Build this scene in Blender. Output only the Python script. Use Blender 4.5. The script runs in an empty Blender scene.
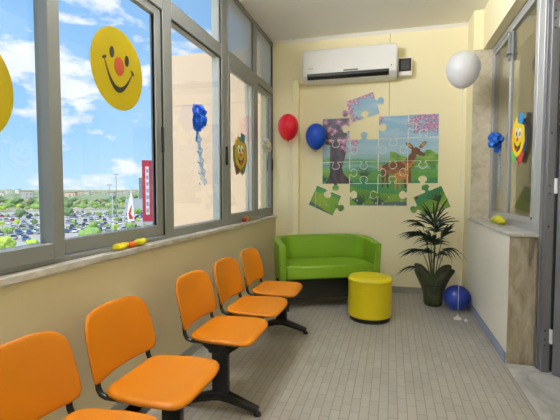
import bpy, bmesh, math, random
from mathutils import Vector, Matrix, noise
random.seed(7)
SC = bpy.context.scene
COL = SC.collection
PI = math.pi

# ------------------------------------------------------------------ helpers
def lin(c):
    c = c/255.0
    return c/12.92 if c <= 0.04045 else ((c+0.055)/1.055)**2.4
def rgb(r, g, b): return (lin(r), lin(g), lin(b), 1)

MATS = {}
def mat(name, col, rough=0.5, metal=0.0, var=0.0, scale=8.0, bump=0.0, bscale=60.0, coat=0.0, trans=0.0, spec=0.5, sheen=0.0):
    """procedural principled material; var = amount of noise variation in colour"""
    if name in MATS: return MATS[name]
    m = bpy.data.materials.new(name); m.use_nodes = True
    nt = m.node_tree; b = nt.nodes['Principled BSDF']; L = nt.links
    b.inputs['Roughness'].default_value = rough
    b.inputs['Metallic'].default_value = metal
    b.inputs['Coat Weight'].default_value = coat
    b.inputs['Specular IOR Level'].default_value = spec
    tc = nt.nodes.new('ShaderNodeTexCoord')
    n = nt.nodes.new('ShaderNodeTexNoise'); n.inputs['Scale'].default_value = scale; n.inputs['Detail'].default_value = 5
    L.new(tc.outputs['Object'], n.inputs['Vector'])
    mx = nt.nodes.new('ShaderNodeMix'); mx.data_type = 'RGBA'
    mx.inputs[6].default_value = tuple(c*(1-var) for c in col[:3])+(1,)
    mx.inputs[7].default_value = tuple(min(1, c*(1+var)) for c in col[:3])+(1,)
    L.new(n.outputs['Fac'], mx.inputs[0]); L.new(mx.outputs[2], b.inputs['Base Color'])
    if bump:
        n2 = nt.nodes.new('ShaderNodeTexNoise'); n2.inputs['Scale'].default_value = bscale
        L.new(tc.outputs['Object'], n2.inputs['Vector'])
        bp = nt.nodes.new('ShaderNodeBump'); bp.inputs['Strength'].default_value = bump; bp.inputs['Distance'].default_value = 0.01
        L.new(n2.outputs['Fac'], bp.inputs['Height']); L.new(bp.outputs['Normal'], b.inputs['Normal'])
    if trans:
        t = nt.nodes.new('ShaderNodeBsdfTranslucent'); L.new(mx.outputs[2], t.inputs['Color'])
        ms = nt.nodes.new('ShaderNodeMixShader'); ms.inputs[0].default_value = trans
        L.new(b.outputs[0], ms.inputs[1]); L.new(t.outputs[0], ms.inputs[2])
        L.new(ms.outputs[0], nt.nodes['Material Output'].inputs['Surface'])
    MATS[name] = m
    return m

def obj(name, me, parent=None, mats=None, loc=None, smooth=None):
    if isinstance(me, bmesh.types.BMesh):
        d = bpy.data.meshes.new(name); me.to_mesh(d); me.free(); me = d
    o = bpy.data.objects.new(name, me); COL.objects.link(o)
    if mats:
        if not isinstance(mats, (list, tuple)): mats = [mats]
        for m in mats: me.materials.append(m)
    if parent: o.parent = parent
    if loc: o.location = loc
    if smooth:
        for p in me.polygons: p.use_smooth = True
        if smooth is not True:
            bm = bmesh.new(); bm.from_mesh(me)
            for e in bm.edges:
                if len(e.link_faces) == 2 and e.calc_face_angle(0) > smooth: e.smooth = False
            bm.to_mesh(me); bm.free()
    return o
def empty(name, loc=(0,0,0), rz=0.0):
    o = bpy.data.objects.new(name, None); COL.objects.link(o); o.location = loc; o.rotation_euler = (0,0,rz); o.empty_display_size = .1
    return o
def tag(o, label=None, cat=None, group=None, kind=None):
    if label: o['label'] = label
    if cat: o['category'] = cat
    if group: o['group'] = group
    if kind: o['kind'] = kind
    return o
def struct(o): o['kind'] = 'structure'; return o

def box(bm, x0, x1, y0, y1, z0, z1, bevel=0, mi=0, M=None, seg=2):
    vs = [bm.verts.new((x,y,z)) for x in (x0,x1) for y in (y0,y1) for z in (z0,z1)]
    F = [(0,1,3,2),(4,6,7,5),(0,4,5,1),(2,3,7,6),(0,2,6,4),(1,5,7,3)]
    fs = [bm.faces.new([vs[i] for i in f]) for f in F]
    for f in fs: f.material_index = mi
    new = vs
    if bevel:
        es = list({e for f in fs for e in f.edges})
        r = bmesh.ops.bevel(bm, geom=es, offset=bevel, segments=seg, affect='EDGES', profile=0.5)
        new = list({v for f in r['faces'] for v in f.verts} | {v for v in vs if v.is_valid})
        for f in r['faces']: f.material_index = mi
    if M is not None:
        bmesh.ops.transform(bm, matrix=M, verts=[v for v in new if v.is_valid])
    return new
def boxobj(name, dims, m, parent=None, bevel=0):
    bm = bmesh.new(); box(bm, *dims, bevel=bevel); return obj(name, bm, parent, m)
def prism(bm, pts, z0, z1, mi=0, axis='z'):
    def P(a,b,c):
        return (a,b,c) if axis=='z' else ((c,a,b) if axis=='x' else (a,c,b))
    lo = [bm.verts.new(P(a,b,z0)) for a,b in pts]; hi = [bm.verts.new(P(a,b,z1)) for a,b in pts]
    n = len(pts)
    fs = [bm.faces.new(lo[::-1]), bm.faces.new(hi)]
    for i in range(n): fs.append(bm.faces.new((lo[i],lo[(i+1)%n],hi[(i+1)%n],hi[i])))
    for f in fs: f.material_index = mi
    return fs
def tube(bm, pts, r, seg=8, mi=0, flat=1.0, up=Vector((0,0,1)), closed_ends=True):
    pts = [Vector(p) for p in pts]; rings = []
    for i, p in enumerate(pts):
        t = (pts[min(i+1,len(pts)-1)]-pts[max(i-1,0)]).normalized()
        a = t.cross(up)
        if a.length < 1e-3: a = t.cross(Vector((0,1,0)))
        a.normalize(); b = a.cross(t)
        rr = r[i] if isinstance(r,(list,tuple)) else r
        rings.append([bm.verts.new(p + a*math.cos(2*PI*k/seg)*rr + b*math.sin(2*PI*k/seg)*rr*flat) for k in range(seg)])
    for i in range(len(rings)-1):
        for k in range(seg):
            f = bm.faces.new((rings[i][k],rings[i][(k+1)%seg],rings[i+1][(k+1)%seg],rings[i+1][k])); f.material_index = mi
    if closed_ends:
        f = bm.faces.new(rings[0][::-1]); f.material_index = mi
        f = bm.faces.new(rings[-1]); f.material_index = mi
def lathe(bm, prof, seg=32, mi=0, c=(0,0,0)):
    rings = []
    for r, z in prof:
        if r < 1e-6: rings.append([bm.verts.new((c[0],c[1],c[2]+z))])
        else: rings.append([bm.verts.new((c[0]+r*math.cos(2*PI*k/seg),c[1]+r*math.sin(2*PI*k/seg),c[2]+z)) for k in range(seg)])
    for a, b in zip(rings, rings[1:]):
        for k in range(seg):
            k2 = (k+1)%seg
            if len(a)==1 and len(b)==1: continue
            if len(a)==1: f = bm.faces.new((a[0],b[k2],b[k]))
            elif len(b)==1: f = bm.faces.new((a[k],a[k2],b[0]))
            else: f = bm.faces.new((a[k],a[k2],b[k2],b[k]))
            f.material_index = mi
def pillow(bm, outline, T, warp=None, p=6.0, rings=8, seg=56, mi=0):
    """rounded slab: outline(angle)->(x,y); thickness T; edges rounded; warp(x,y,z)->xyz"""
    ts = [0] + [ (k/rings) for k in range(1, rings)] + [0.985, 1.0]
    ts = sorted(set(ts + [0.94]))
    W = warp or (lambda x,y,z:(x,y,z))
    top = []; bot = []
    for t in ts:
        h = T/2*max(0.0, 1-t**(p*2))**0.5
        if t == 0:
            top.append([bm.verts.new(W(0,0,h))]); bot.append([bm.verts.new(W(0,0,-h))])
        else:
            a = []; b = []
            for k in range(seg):
                x, y = outline(2*PI*k/seg)
                v = bm.verts.new(W(x*t,y*t,h)); a.append(v)
                b.append(v if t == 1.0 else bm.verts.new(W(x*t,y*t,-h)))
            top.append(a); bot.append(b)
    for R, flip in ((top,False),(bot,True)):
        for a, b in zip(R, R[1:]):
            for k in range(seg):
                k2 = (k+1)%seg
                q = (a[0],b[k],b[k2]) if len(a)==1 else (a[k],b[k],b[k2],a[k2])
                if flip: q = q[::-1]
                f = bm.faces.new(q); f.material_index = mi
def superell(hx, hy, n=5.0, taper=0.0):
    def f(a):
        c, s = math.cos(a), math.sin(a)
        d = (abs(c)**n + abs(s)**n)**(-1.0/n)
        x, y = c*d, s*d
        return (x*hx*(1-taper*(y+1)/2), y*hy)
    return f
def copy_tree(o, parent=None):
    c = o.copy(); COL.objects.link(c); c.parent = parent
    for ch in [x for x in o.children]: copy_tree(ch, c)
    return c

# ------------------------------------------------------------------ materials
M_wall = mat('wall_yellow', rgb(240,229,190), .75, var=.03, scale=2.5, bump=.08, bscale=180)
M_wall_low = mat('wall_low', rgb(236,230,214), .7, var=.03, scale=3)
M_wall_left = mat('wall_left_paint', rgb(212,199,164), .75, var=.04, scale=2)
M_ceil = mat('ceiling_paint', rgb(240,238,236), .85, var=.02, scale=3)
M_alu = mat('aluminium', rgb(134,136,134), .42, .25, var=.04, scale=10)
M_alu_r = mat('aluminium_pale', rgb(172,172,172), .42, .25, var=.05, scale=10)
M_door = mat('door_grey', rgb(106,106,108), .45, .2, var=.05, scale=10)
M_black = mat('black_rubber', rgb(9,9,9), .6)
M_blackm = mat('black_metal', rgb(14,14,15), .32, .1, spec=.5)
M_white = mat('white_plastic', rgb(226,222,220), .4)
M_dark = mat('dark_plastic', rgb(38,36,34), .4)
M_skirt = mat('skirting', rgb(140,150,172), .45, var=.05)
M_skirt2 = mat('skirting_back', rgb(150,146,140), .45, var=.05)

def marble(name, c1, c2, c3, scale=5.0, stretch=(1,1,1), rough=.4):
    m = bpy.data.materials.new(name); m.use_nodes = True; nt = m.node_tree; L = nt.links; b = nt.nodes['Principled BSDF']
    b.inputs['Roughness'].default_value = rough
    tc = nt.nodes.new('ShaderNodeTexCoord'); mp = nt.nodes.new('ShaderNodeMapping'); mp.inputs['Scale'].default_value = stretch
    L.new(tc.outputs['Object'], mp.inputs['Vector'])
    n = nt.nodes.new('ShaderNodeTexNoise'); n.inputs['Scale'].default_value = scale; n.inputs['Detail'].default_value = 9; n.inputs['Roughness'].default_value = .65; n.inputs['Distortion'].default_value = .8
    L.new(mp.outputs['Vector'], n.inputs['Vector'])
    r = nt.nodes.new('ShaderNodeValToRGB'); e = r.color_ramp.elements
    e[0].position = .32; e[0].color = c1; e[1].position = .7; e[1].color = c3
    x = e.new(.5); x.color = c2
    L.new(n.outputs['Fac'], r.inputs['Fac']); L.new(r.outputs['Color'], b.inputs['Base Color'])
    return m
M_marb = marble('marble_brown', rgb(92,80,60), rgb(142,130,108), rgb(172,162,142), 7, (1.6,1.6,.45))
M_jamb = marble('marble_jamb', rgb(184,172,142), rgb(204,192,164), rgb(214,204,180), 12)
M_sill = marble('marble_sill', rgb(158,152,142), rgb(186,181,172), rgb(204,200,192), 9)
M_thr = marble('marble_threshold', rgb(132,130,126), rgb(172,170,166), rgb(200,198,194), 5, (1,.5,1))

def floor_mat():
    m = bpy.data.materials.new('floor_tiles'); m.use_nodes = True; nt = m.node_tree; L = nt.links; b = nt.nodes['Principled BSDF']
    tc = nt.nodes.new('ShaderNodeTexCoord')
    sp = nt.nodes.new('ShaderNodeSeparateXYZ'); cb = nt.nodes.new('ShaderNodeCombineXYZ')
    L.new(tc.outputs['Object'], sp.inputs[0]); L.new(sp.outputs['Y'], cb.inputs['X']); L.new(sp.outputs['X'], cb.inputs['Y'])
    br = nt.nodes.new('ShaderNodeTexBrick')
    br.inputs['Scale'].default_value = 1.0
    br.inputs['Brick Width'].default_value = .155; br.inputs['Row Height'].default_value = .052
    br.inputs['Mortar Size'].default_value = .0022; br.inputs['Mortar Smooth'].default_value = .3
    br.inputs['Color1'].default_value = rgb(160,155,146); br.inputs['Color2'].default_value = rgb(152,147,138)
    br.inputs['Mortar'].default_value = rgb(116,111,103)
    L.new(cb.outputs[0], br.inputs['Vector'])
    n = nt.nodes.new('ShaderNodeTexNoise'); n.inputs['Scale'].default_value = 1.6; n.inputs['Detail'].default_value = 6
    L.new(tc.outputs['Object'], n.inputs['Vector'])
    mr = nt.nodes.new('ShaderNodeMapRange'); mr.inputs[1].default_value = .3; mr.inputs[2].default_value = .7; mr.inputs[3].default_value = .93; mr.inputs[4].default_value = 1.06
    L.new(n.outputs['Fac'], mr.inputs[0])
    vm = nt.nodes.new('ShaderNodeVectorMath'); vm.operation = 'SCALE'
    L.new(br.outputs['Color'], vm.inputs[0]); L.new(mr.outputs[0], vm.inputs['Scale']); L.new(vm.outputs[0], b.inputs['Base Color'])
    b.inputs['Roughness'].default_value = .42
    bp = nt.nodes.new('ShaderNodeBump'); bp.inputs['Strength'].default_value = .35; bp.inputs['Distance'].default_value = .002; bp.invert = True
    L.new(br.outputs['Fac'], bp.inputs['Height']); L.new(bp.outputs['Normal'], b.inputs['Normal'])
    return m
M_floor = floor_mat()

def glass_mat(name, film=0.0, filmcol=(.5,.5,.5,1)):
    m = bpy.data.materials.new(name); m.use_nodes = True; nt = m.node_tree; L = nt.links
    nt.nodes.remove(nt.nodes['Principled BSDF']); out = nt.nodes['Material Output']
    tr = nt.nodes.new('ShaderNodeBsdfTransparent'); tr.inputs['Color'].default_value = (.965,.975,.97,1)
    gl = nt.nodes.new('ShaderNodeBsdfGlossy'); gl.inputs['Roughness'].default_value = 0.0
    lw = nt.nodes.new('ShaderNodeLayerWeight'); lw.inputs['Blend'].default_value = .5
    pw = nt.nodes.new('ShaderNodeMath'); pw.operation = 'POWER'; pw.inputs[1].default_value = 5.0
    L.new(lw.outputs['Facing'], pw.inputs[0])
    ma = nt.nodes.new('ShaderNodeMath'); ma.operation = 'MULTIPLY_ADD'; ma.inputs[1].default_value = .96; ma.inputs[2].default_value = .04
    L.new(pw.outputs[0], ma.inputs[0])
    mx = nt.nodes.new('ShaderNodeMixShader'); L.new(ma.outputs[0], mx.inputs[0]); L.new(tr.outputs[0], mx.inputs[1]); L.new(gl.outputs[0], mx.inputs[2])
    last = mx
    if film:
        d = nt.nodes.new('ShaderNodeBsdfDiffuse'); d.inputs['Color'].default_value = filmcol
        t = nt.nodes.new('ShaderNodeBsdfTranslucent'); t.inputs['Color'].default_value = filmcol
        a = nt.nodes.new('ShaderNodeMixShader'); a.inputs[0].default_value = .5; L.new(d.outputs[0], a.inputs[1]); L.new(t.outputs[0], a.inputs[2])
        b = nt.nodes.new('ShaderNodeMixShader'); b.inputs[0].default_value = film; L.new(mx.outputs[0], b.inputs[1]); L.new(a.outputs[0], b.inputs[2]); last = b
    L.new(last.outputs[0], out.inputs['Surface'])
    return m
M_glass = glass_mat('clear_glass')
M_glass_film = glass_mat('filmed_glass', .55, rgb(178,178,174))

# ------------------------------------------------------------------ room constants
XL, XR, D, H = -1.443, 0.812, 5.07, 3.11
XO = 1.5      # right wall of the wider near part of the room
YN = -2.6     # wall behind the camera

# floor
bm = bmesh.new(); box(bm, XL-.2, XO+.2, YN-.2, D+.2, -.15, 0)
struct(obj('floor', bm, None, M_floor))
bm = bmesh.new(); box(bm, .80, XO, 1.9, 3.185, -.02, .004)
struct(obj('trim_1', bm, None, M_thr))          # marble threshold at the door
bm = bmesh.new(); box(bm, XL-.2, XO+.2, YN-.2, D+.2, H, H+.25)
struct(obj('ceiling', bm, None, M_ceil))
bm = bmesh.new(); box(bm, XL-.2, 3.2, D, D+.2, -.1, H)
struct(obj('wall_back', bm, None, M_wall))
bm = bmesh.new(); box(bm, XL-.2, XO+.2, YN-.2, YN, 0, .9); box(bm, XL-.2, XO+.2, YN-.2, YN, 2.5, H); box(bm, XL-.2, .3, YN-.2, YN, .9, 2.5); box(bm, XO-.2, XO+.2, YN-.2, YN, .9, 2.5)  # opening added in this unseen wall to let in fill light
struct(obj('wall_front', bm, None, M_wall))
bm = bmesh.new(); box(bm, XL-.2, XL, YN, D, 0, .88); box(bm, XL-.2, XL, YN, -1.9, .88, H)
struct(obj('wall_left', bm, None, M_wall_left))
# right side : column, low wall, header, far near wall
bm = bmesh.new()
box(bm, XR, 1.25, 4.73, D, 0, H)                      # column in the corner
box(bm, XR, 1.0, 3.195, 4.73, 0, .915)               # low wall under the window
bm.normal_update()
for f in bm.faces:
    c = f.calc_center_median()
    if c.y < 4.72 and c.y > 3.0 and abs(f.normal.x) > .5 and c.z < .9: f.material_index = 1
struct(obj('wall_right', bm, None, [M_wall, M_wall_low]))
bm = bmesh.new(); box(bm, .905, 1.25, 3.06, 4.73, 2.70, H)
box(bm, XO, XO+.2, YN, 2.55, 0, H); box(bm, XO-.02, XO+.2, 2.55, 3.06, 2.7, H); box(bm, 1.06, XO, 2.6, 3.06, 2.62, H)
struct(obj('wall_right_upper', bm, None, M_wall))
# marble end of the low wall, marble jamb
bm = bmesh.new(); box(bm, XR+.002, .985, 3.178, 3.195, 0, .915)
struct(obj('trim_2', bm, None, M_marb))
bm = bmesh.new(); box(bm, XR+.003, 1.0, 4.712, 4.73, .94, 2.70)
struct(obj('trim_3', bm, None, M_jamb))
bm = bmesh.new(); box(bm, XR-.012, 1.02, 3.165, 4.73, .915, .94, bevel=.003)
struct(obj('trim_4', bm, None, M_sill))            # window ledge right
# left sill
bm = bmesh.new(); box(bm, -1.60, -1.415, YN, D, .88, .91, bevel=.003)
struct(obj('trim_5', bm, None, M_sill))
# skirting boards
bm = bmesh.new(); box(bm, XR-.012, XR, 3.195, 4.73, 0, .075, bevel=.002)
struct(obj('baseboard_right', bm, None, M_skirt))
bm = bmesh.new(); box(bm, XL, XR, D-.012, D, 0, .075, bevel=.002); box(bm, XR-.012, XR, 4.73, D-.012, 0, .075, bevel=.002)
struct(obj('baseboard_back', bm, None, M_skirt2))
bm = bmesh.new(); box(bm, XL, XL+.012, YN, D-.012, 0, .075, bevel=.002)
struct(obj('baseboard_left', bm, None, M_skirt2))
# wall seam joints on the back wall and the cable trunking in the left corner
bm = bmesh.new(); box(bm, -.038, -.032, D-.002, D+.001, 2.13, H-.03)
struct(obj('trim_6', bm, None, mat('seam', rgb(168,152,112), .8)))
bm = bmesh.new(); box(bm, -1.205, -1.125, D-.065, D, .08, 2.60, bevel=.006); box(bm, -1.205, -1.0, D-.04, D, 2.555, 2.60, bevel=.006)
struct(obj('trim_7', bm, None, M_wall))
# coving between ceiling and back wall
bm = bmesh.new(); prism(bm, [(D,H),(D-.035,H),(D,H-.03)], XL, XR, axis='x')
struct(obj('trim_8', bm, None, M_ceil))

# ------------------------------------------------------------------ left window wall
FX0, FX1 = -1.56, -1.475          # frame, outside .. inside face
GX = -1.49
def wparent(n):
    e = empty('window_%d' % n, (FX1, 0, .91)); e['kind'] = 'structure'; return e
def wbox(lst, parent, name, m, bevel=.004):
    bm = bmesh.new()
    for d in lst: box(bm, *d, bevel=bevel, seg=1)
    o = obj(name, bm, None, m); o.parent = parent; o.matrix_parent_inverse = Matrix.Translation(-Vector(parent.location)); return o
ZT = H
def post(y0, y1, z0=.91, z1=ZT, x1=FX1): return (FX0, x1, y0, y1, z0, z1)
def pane(parent, y0, y1, z0, z1, x=GX, m=None):
    return wbox([(x-.004, x, y0, y1, z0, z1)], parent, 'glass_pane', m or M_glass, 0)
def sash(parent, y0, y1, z0, z1, x0, x1, w=.065, wb=.07, wt=.055, gk=True):
    wbox([(x0,x1,y0,y0+w,z0,z1),(x0,x1,y1-w,y1,z0,z1),(x0,x1,y0+w,y1-w,z0,z0+wb),(x0,x1,y0+w,y1-w,z1-wt,z1)], parent, 'sash', M_alu)
    xm = max((x0+x1)/2, x0) - (.012 if x1-x0 > .05 else 0)
    if gk: wbox([(xm-.004,xm+.012,y0+w-.008,y0+w,z0+wb,z1-wt),(xm-.004,xm+.012,y1-w,y1-w+.008,z0+wb,z1-wt)], parent, 'gasket', M_black, 0)
    pane(parent, y0+w, y1-w, z0+wb, z1-wt, xm)
# window 1 : bay with two sliding sashes (and the two bays nearer / behind the camera)
w1 = wparent(1)
wbox([post(2.455,2.57), post(.46,.57), (FX0,FX1,.57,2.455,.91,.935), (FX0,FX1,.57,2.455,2.43,2.54), (FX0,FX1,.46,2.57,3.06,ZT), post(1.48,1.56,2.54,3.06)], w1, 'window_frame', M_alu)
sash(w1, .57, 1.54, .935, 2.43, -1.528, -1.45, w=.062, wb=.073, gk=False)
sash(w1, 1.51, 2.45, .94, 2.43, -1.525, -1.487, w=.075, wb=.072)
wbox([(-1.55,-1.479,2.446,2.458,.94,2.43)], w1, 'seal', M_black, 0)
pane(w1, .57, 1.48, 2.54, 3.06); pane(w1, 1.56, 2.455, 2.54, 3.06)
wbox([(-1.47,-1.455,2.405,2.425,1.49,1.66)], w1, 'handle', M_black, .003)
# window 2 : fixed pane bay
w2 = wparent(2)
wbox([post(3.43,3.575), (FX0,FX1,2.57,3.43,.91,.97), (FX0,FX1,2.57,3.43,2.42,2.54), (FX0,FX1,2.57,3.575,3.06,ZT)], w2, 'window_frame', M_alu)
pane(w2, 2.57, 3.43, .97, 2.42); pane(w2, 2.57, 3.43, 2.54, 3.06)
wbox([(GX,GX+.006,2.57,2.576,.97,2.42),(GX,GX+.006,3.424,3.43,.97,2.42),(GX,GX+.006,2.57,3.43,2.413,2.42),(GX,GX+.006,3.424,3.43,2.54,3.06)], w2, 'gasket', M_black, 0)
# window 3 : far bay with two sashes
w3 = wparent(3)
wbox([post(5.045,D), (FX0,FX1,3.575,5.045,.91,.94), (FX0,FX1,3.575,5.045,2.45,2.54), (FX0,FX1,3.575,D,3.06,ZT), post(4.30,4.42,2.54,3.06)], w3, 'window_frame', M_alu)
wbox([(-1.53,-1.47,3.575,3.62,.94,2.45),(-1.53,-1.47,4.30,4.44,.94,2.45),(-1.53,-1.47,3.62,4.30,.94,1.01),(-1.53,-1.47,3.62,4.30,2.38,2.45)], w3, 'sash', M_alu)
pane(w3, 3.62, 4.30, 1.01, 2.38, -1.487)
wbox([(-1.54,-1.48,4.44,4.47,.94,2.44),(-1.54,-1.48,4.99,5.035,.94,2.44),(-1.54,-1.48,4.47,4.99,.94,1.015),(-1.54,-1.48,4.47,4.99,2.39,2.44)], w3, 'sash', M_alu)
pane(w3, 4.47, 4.99, 1.015, 2.39, -1.50)
wbox([(-1.50,-1.478,5.03,5.046,.94,2.45),(-1.52,-1.479,4.44,5.04,2.438,2.452)], w3, 'seal', M_black, 0)
pane(w3, 3.575, 4.30, 2.54, 3.06, m=M_glass_film); pane(w3, 4.42, 5.045, 2.54, 3.06, m=M_glass_film)
wbox([(GX,GX+.005,4.294,4.30,2.54,3.06),(GX,GX+.005,5.039,5.045,2.54,3.06)], w3, 'gasket', M_black, 0)
M_lit_strip = mat('lit_strip_white', rgb(240,240,240), .5)  # white strips paint in the daylight caught by the frame returns
wbox([(-1.56,-1.496,3.405,3.429,.972,2.418),(-1.56,-1.496,3.405,3.429,2.542,3.058)], w2, 'lit_frame_strip', M_lit_strip, 0)
wbox([(-1.56,-1.530,4.255,4.299,1.0,2.40),(-1.56,-1.496,4.275,4.299,2.542,3.058),(-1.56,-1.496,5.02,5.044,2.542,3.058)], w3, 'lit_frame_strip', M_lit_strip, 0)
wbox([(-1.525,-1.494,4.278,4.299,1.012,2.378)], w3, 'lit_frame_strip', M_lit_strip, 0)
wbox([(-1.472,-1.455,3.50,3.52,1.47,1.64)], w3, 'handle', M_black, .003)
wbox([(-1.478,-1.460,5.005,5.025,1.49,1.63)], w3, 'handle', M_black, .003)
# window 4 : bays beside and behind the camera, same make
w4 = wparent(4)
wbox([post(-1.9,-1.8), post(-.72,-.62), (FX0,FX1,-1.8,.46,.91,.97), (FX0,FX1,-1.8,.46,2.43,2.54), (FX0,FX1,-1.9,.46,3.06,ZT)], w4, 'window_frame', M_alu)
for a, b in ((-1.8,-.72),(-.62,.46)):
    pane(w4, a, b, .97, 2.43); pane(w4, a, b, 2.54, 3.06)

# ------------------------------------------------------------------ right window + dim corridor behind it
w5 = empty('window_5', (1.0, 3.9, .94)); w5['kind'] = 'structure'
def rbox(lst, name, m, bevel=.003):
    bm = bmesh.new()
    for d in lst: box(bm, *d, bevel=bevel, seg=1)
    o = obj(name, bm, None, m); o.parent = w5; o.matrix_parent_inverse = Matrix.Translation(-Vector(w5.location)); return o
RX0, RX1 = .992, 1.06
rbox([(RX0,RX1,3.19,3.285,.94,2.70),(RX0,RX1,4.69,4.712,.94,2.70),(RX0,RX1,3.285,4.69,.94,.99),(RX0,RX1,3.285,4.69,2.65,2.70)], 'window_frame', M_alu_r)
rbox([(RX0-.008,RX0+.02,3.285,3.35,.99,2.65),(RX0-.008,RX0+.014,3.98,4.02,.99,2.65),(RX0-.008,RX0+.02,3.35,3.98,.99,1.04),(RX0-.008,RX0+.02,3.35,3.98,2.61,2.65)], 'sash', M_alu_r)
rbox([(RX0+.008,RX0+.03,4.022,4.055,.99,2.65),(RX0+.008,RX0+.03,4.655,4.69,.99,2.65),(RX0+.008,RX0+.03,4.055,4.655,.99,1.03),(RX0+.008,RX0+.03,4.055,4.655,2.61,2.65)], 'sash', M_alu_r)
rbox([(RX0+.002,RX0+.007,3.35,3.98,1.04,2.61)], 'glass_pane', M_glass, 0)
rbox([(RX0+.016,RX0+.021,4.055,4.655,1.03,2.61)], 'glass_pane', M_glass, 0)
rbox([(RX0-.03,RX0-.008,3.975,4.005,2.36,2.60),(RX0-.04,RX0-.008,3.95,4.03,2.41,2.42)], 'latch', M_alu, .002)
rbox([(RX0-.014,RX0-.008,3.31,3.325,1.03,1.045)], 'screw', M_black, 0)
# corridor on the far side of that window
bm = bmesh.new()
box(bm, 3.0, 3.2, 2.5, D, -.1, H+.2); box(bm, 1.25, 3.2, 2.3, 2.5, -.1, H+.2)
box(bm, 1.25, 3.2, 2.3, D+.2, H, H+.2); box(bm, 1.25, 3.2, 2.3, D+.2, -.25, -.1)
box(bm, 1.06, 1.25, 3.08, 4.73, -.1, .94)
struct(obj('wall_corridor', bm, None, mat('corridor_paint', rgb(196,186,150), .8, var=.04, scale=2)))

# ------------------------------------------------------------------ folding door at the right edge
d1 = empty('door_1', (1.02, 3.12, 0)); d1['kind'] = 'structure'
def dbox(lst, name, m, bevel=.003, M=None):
    bm = bmesh.new()
    for d in lst: box(bm, *d, bevel=bevel, seg=1, M=M)
    o = obj(name, bm, None, m); o.parent = d1; o.matrix_parent_inverse = Matrix.Translation(-Vector(d1.location)); return o
dbox([(.99,1.025,3.135,3.178,.004,2.70),(1.0,1.05,3.085,3.133,.004,2.70),(.992,1.055,3.14,3.185,.004,2.70)], 'door_frame', M_door)
ML = Matrix.Translation((1.066,3.052,0)) @ Matrix.Rotation(math.radians(-47),4,'Z')
dbox([(-.004,.055,-.018,.018,.012,2.68),(.055,.40,-.012,.012,.012,2.68),(.40,.455,-.018,.018,.012,2.68)], 'door_leaf', M_door, M=ML)
dbox([(.10,.105,-.017,-.012,.05,2.62),(.2,.205,-.017,-.012,.05,2.62),(.3,.305,-.017,-.012,.05,2.62)], 'leaf_rib', M_alu, M=ML)
dbox([(1.048,1.062,3.062,3.09,.02,2.68)], 'hinge_gap', M_black)
for z in (.26, 1.27, 2.35):
    dbox([(1.04,1.056,3.058,3.084,z-.05,z+.05)], 'hinge', M_white)
for z in (.19,.23,.29, 1.0, 1.22,1.27, 1.62, 2.3,2.36,2.41):
    bm = bmesh.new(); bmesh.ops.create_uvsphere(bm, u_segments=8, v_segments=6, radius=.006); bmesh.ops.translate(bm, verts=bm.verts, vec=(1.018,3.085,z))
    o = obj('screw', bm, None, M_black); o.parent = d1; o.matrix_parent_inverse = Matrix.Translation(-Vector(d1.location))

# ------------------------------------------------------------------ beam seating
M_or = mat('orange_plastic', rgb(190,112,2), .42, var=.03, scale=12, spec=.35)
M_tub = M_blackm
def seat_mesh():
    bm = bmesh.new()
    def warp(x, y, z):                  # x : front(+)/back(-), y : across
        dz = -.05*max(0, (x-.10)/.10)**2*.35 + .012*max(0,(-x-.08)/.1)**1.5
        dz += .010*(y/.23)**2 - .006
        return (x, y, z+dz)
    def outl(a):
        x, y = superell(.18, .226, 6)(a)
        return (x, y*(1-.10*max(0,-x/.18)))
    pillow(bm, outl, .030, warp, p=9)
    return bm
def back_mesh():
    bm = bmesh.new()
    def outl(a):
        c, s = math.cos(a), math.sin(a)
        n = 4.3 if s > 0 else 11; d = (abs(c)**n+abs(s)**n)**(-1/n)
        y, z = c*d*.228, s*d*.140
        t = (z/.140+1)/2
        y *= 1 - .11*t**1.6 - .035*(1-t)**2
        return (y, z)
    def warp(y, z, x):                  # concave panel leaning back, 10 degrees
        cx = .045*(y/.236)**2 - .02 + x
        lean = -.20*(z+.150) - .10*(z+.150)**2
        return (cx+lean, y, z)
    pillow(bm, outl, .022, warp, p=9)
    bmesh.ops.recalc_face_normals(bm, faces=bm.faces)
    return bm
SEAT_Z = .44
seat_me = bpy.data.meshes.new('seat'); b_ = seat_mesh(); bmesh.ops.recalc_face_normals(b_, faces=b_.faces); b_.to_mesh(seat_me); b_.free(); seat_me.materials.append(M_or)
back_me = bpy.data.meshes.new('backrest'); b_ = back_mesh(); b_.to_mesh(back_me); b_.free(); back_me.materials.append(M_or)
for me in (seat_me, back_me):
    for p in me.polygons: p.use_smooth = True
bm = bmesh.new()
pts = [(.10,0,-.024),(-.10,0,-.024),(-.165,0,-.024),(-.190,0,-.014),(-.203,0,.008),(-.207,0,.04),(-.210,0,.075),(-.222,0,.115)]
for s in (-1, 1):
    tube(bm, [(x, s*.185 - (s*.0 if x>-.2 else 0), z) for x,_,z in pts], .0125, 10, flat=.8)
arm_me = bpy.data.meshes.new('support_tube'); bm.to_mesh(arm_me); bm.free(); arm_me.materials.append(M_tub)
for p in arm_me.polygons: p.use_smooth = True
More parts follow.
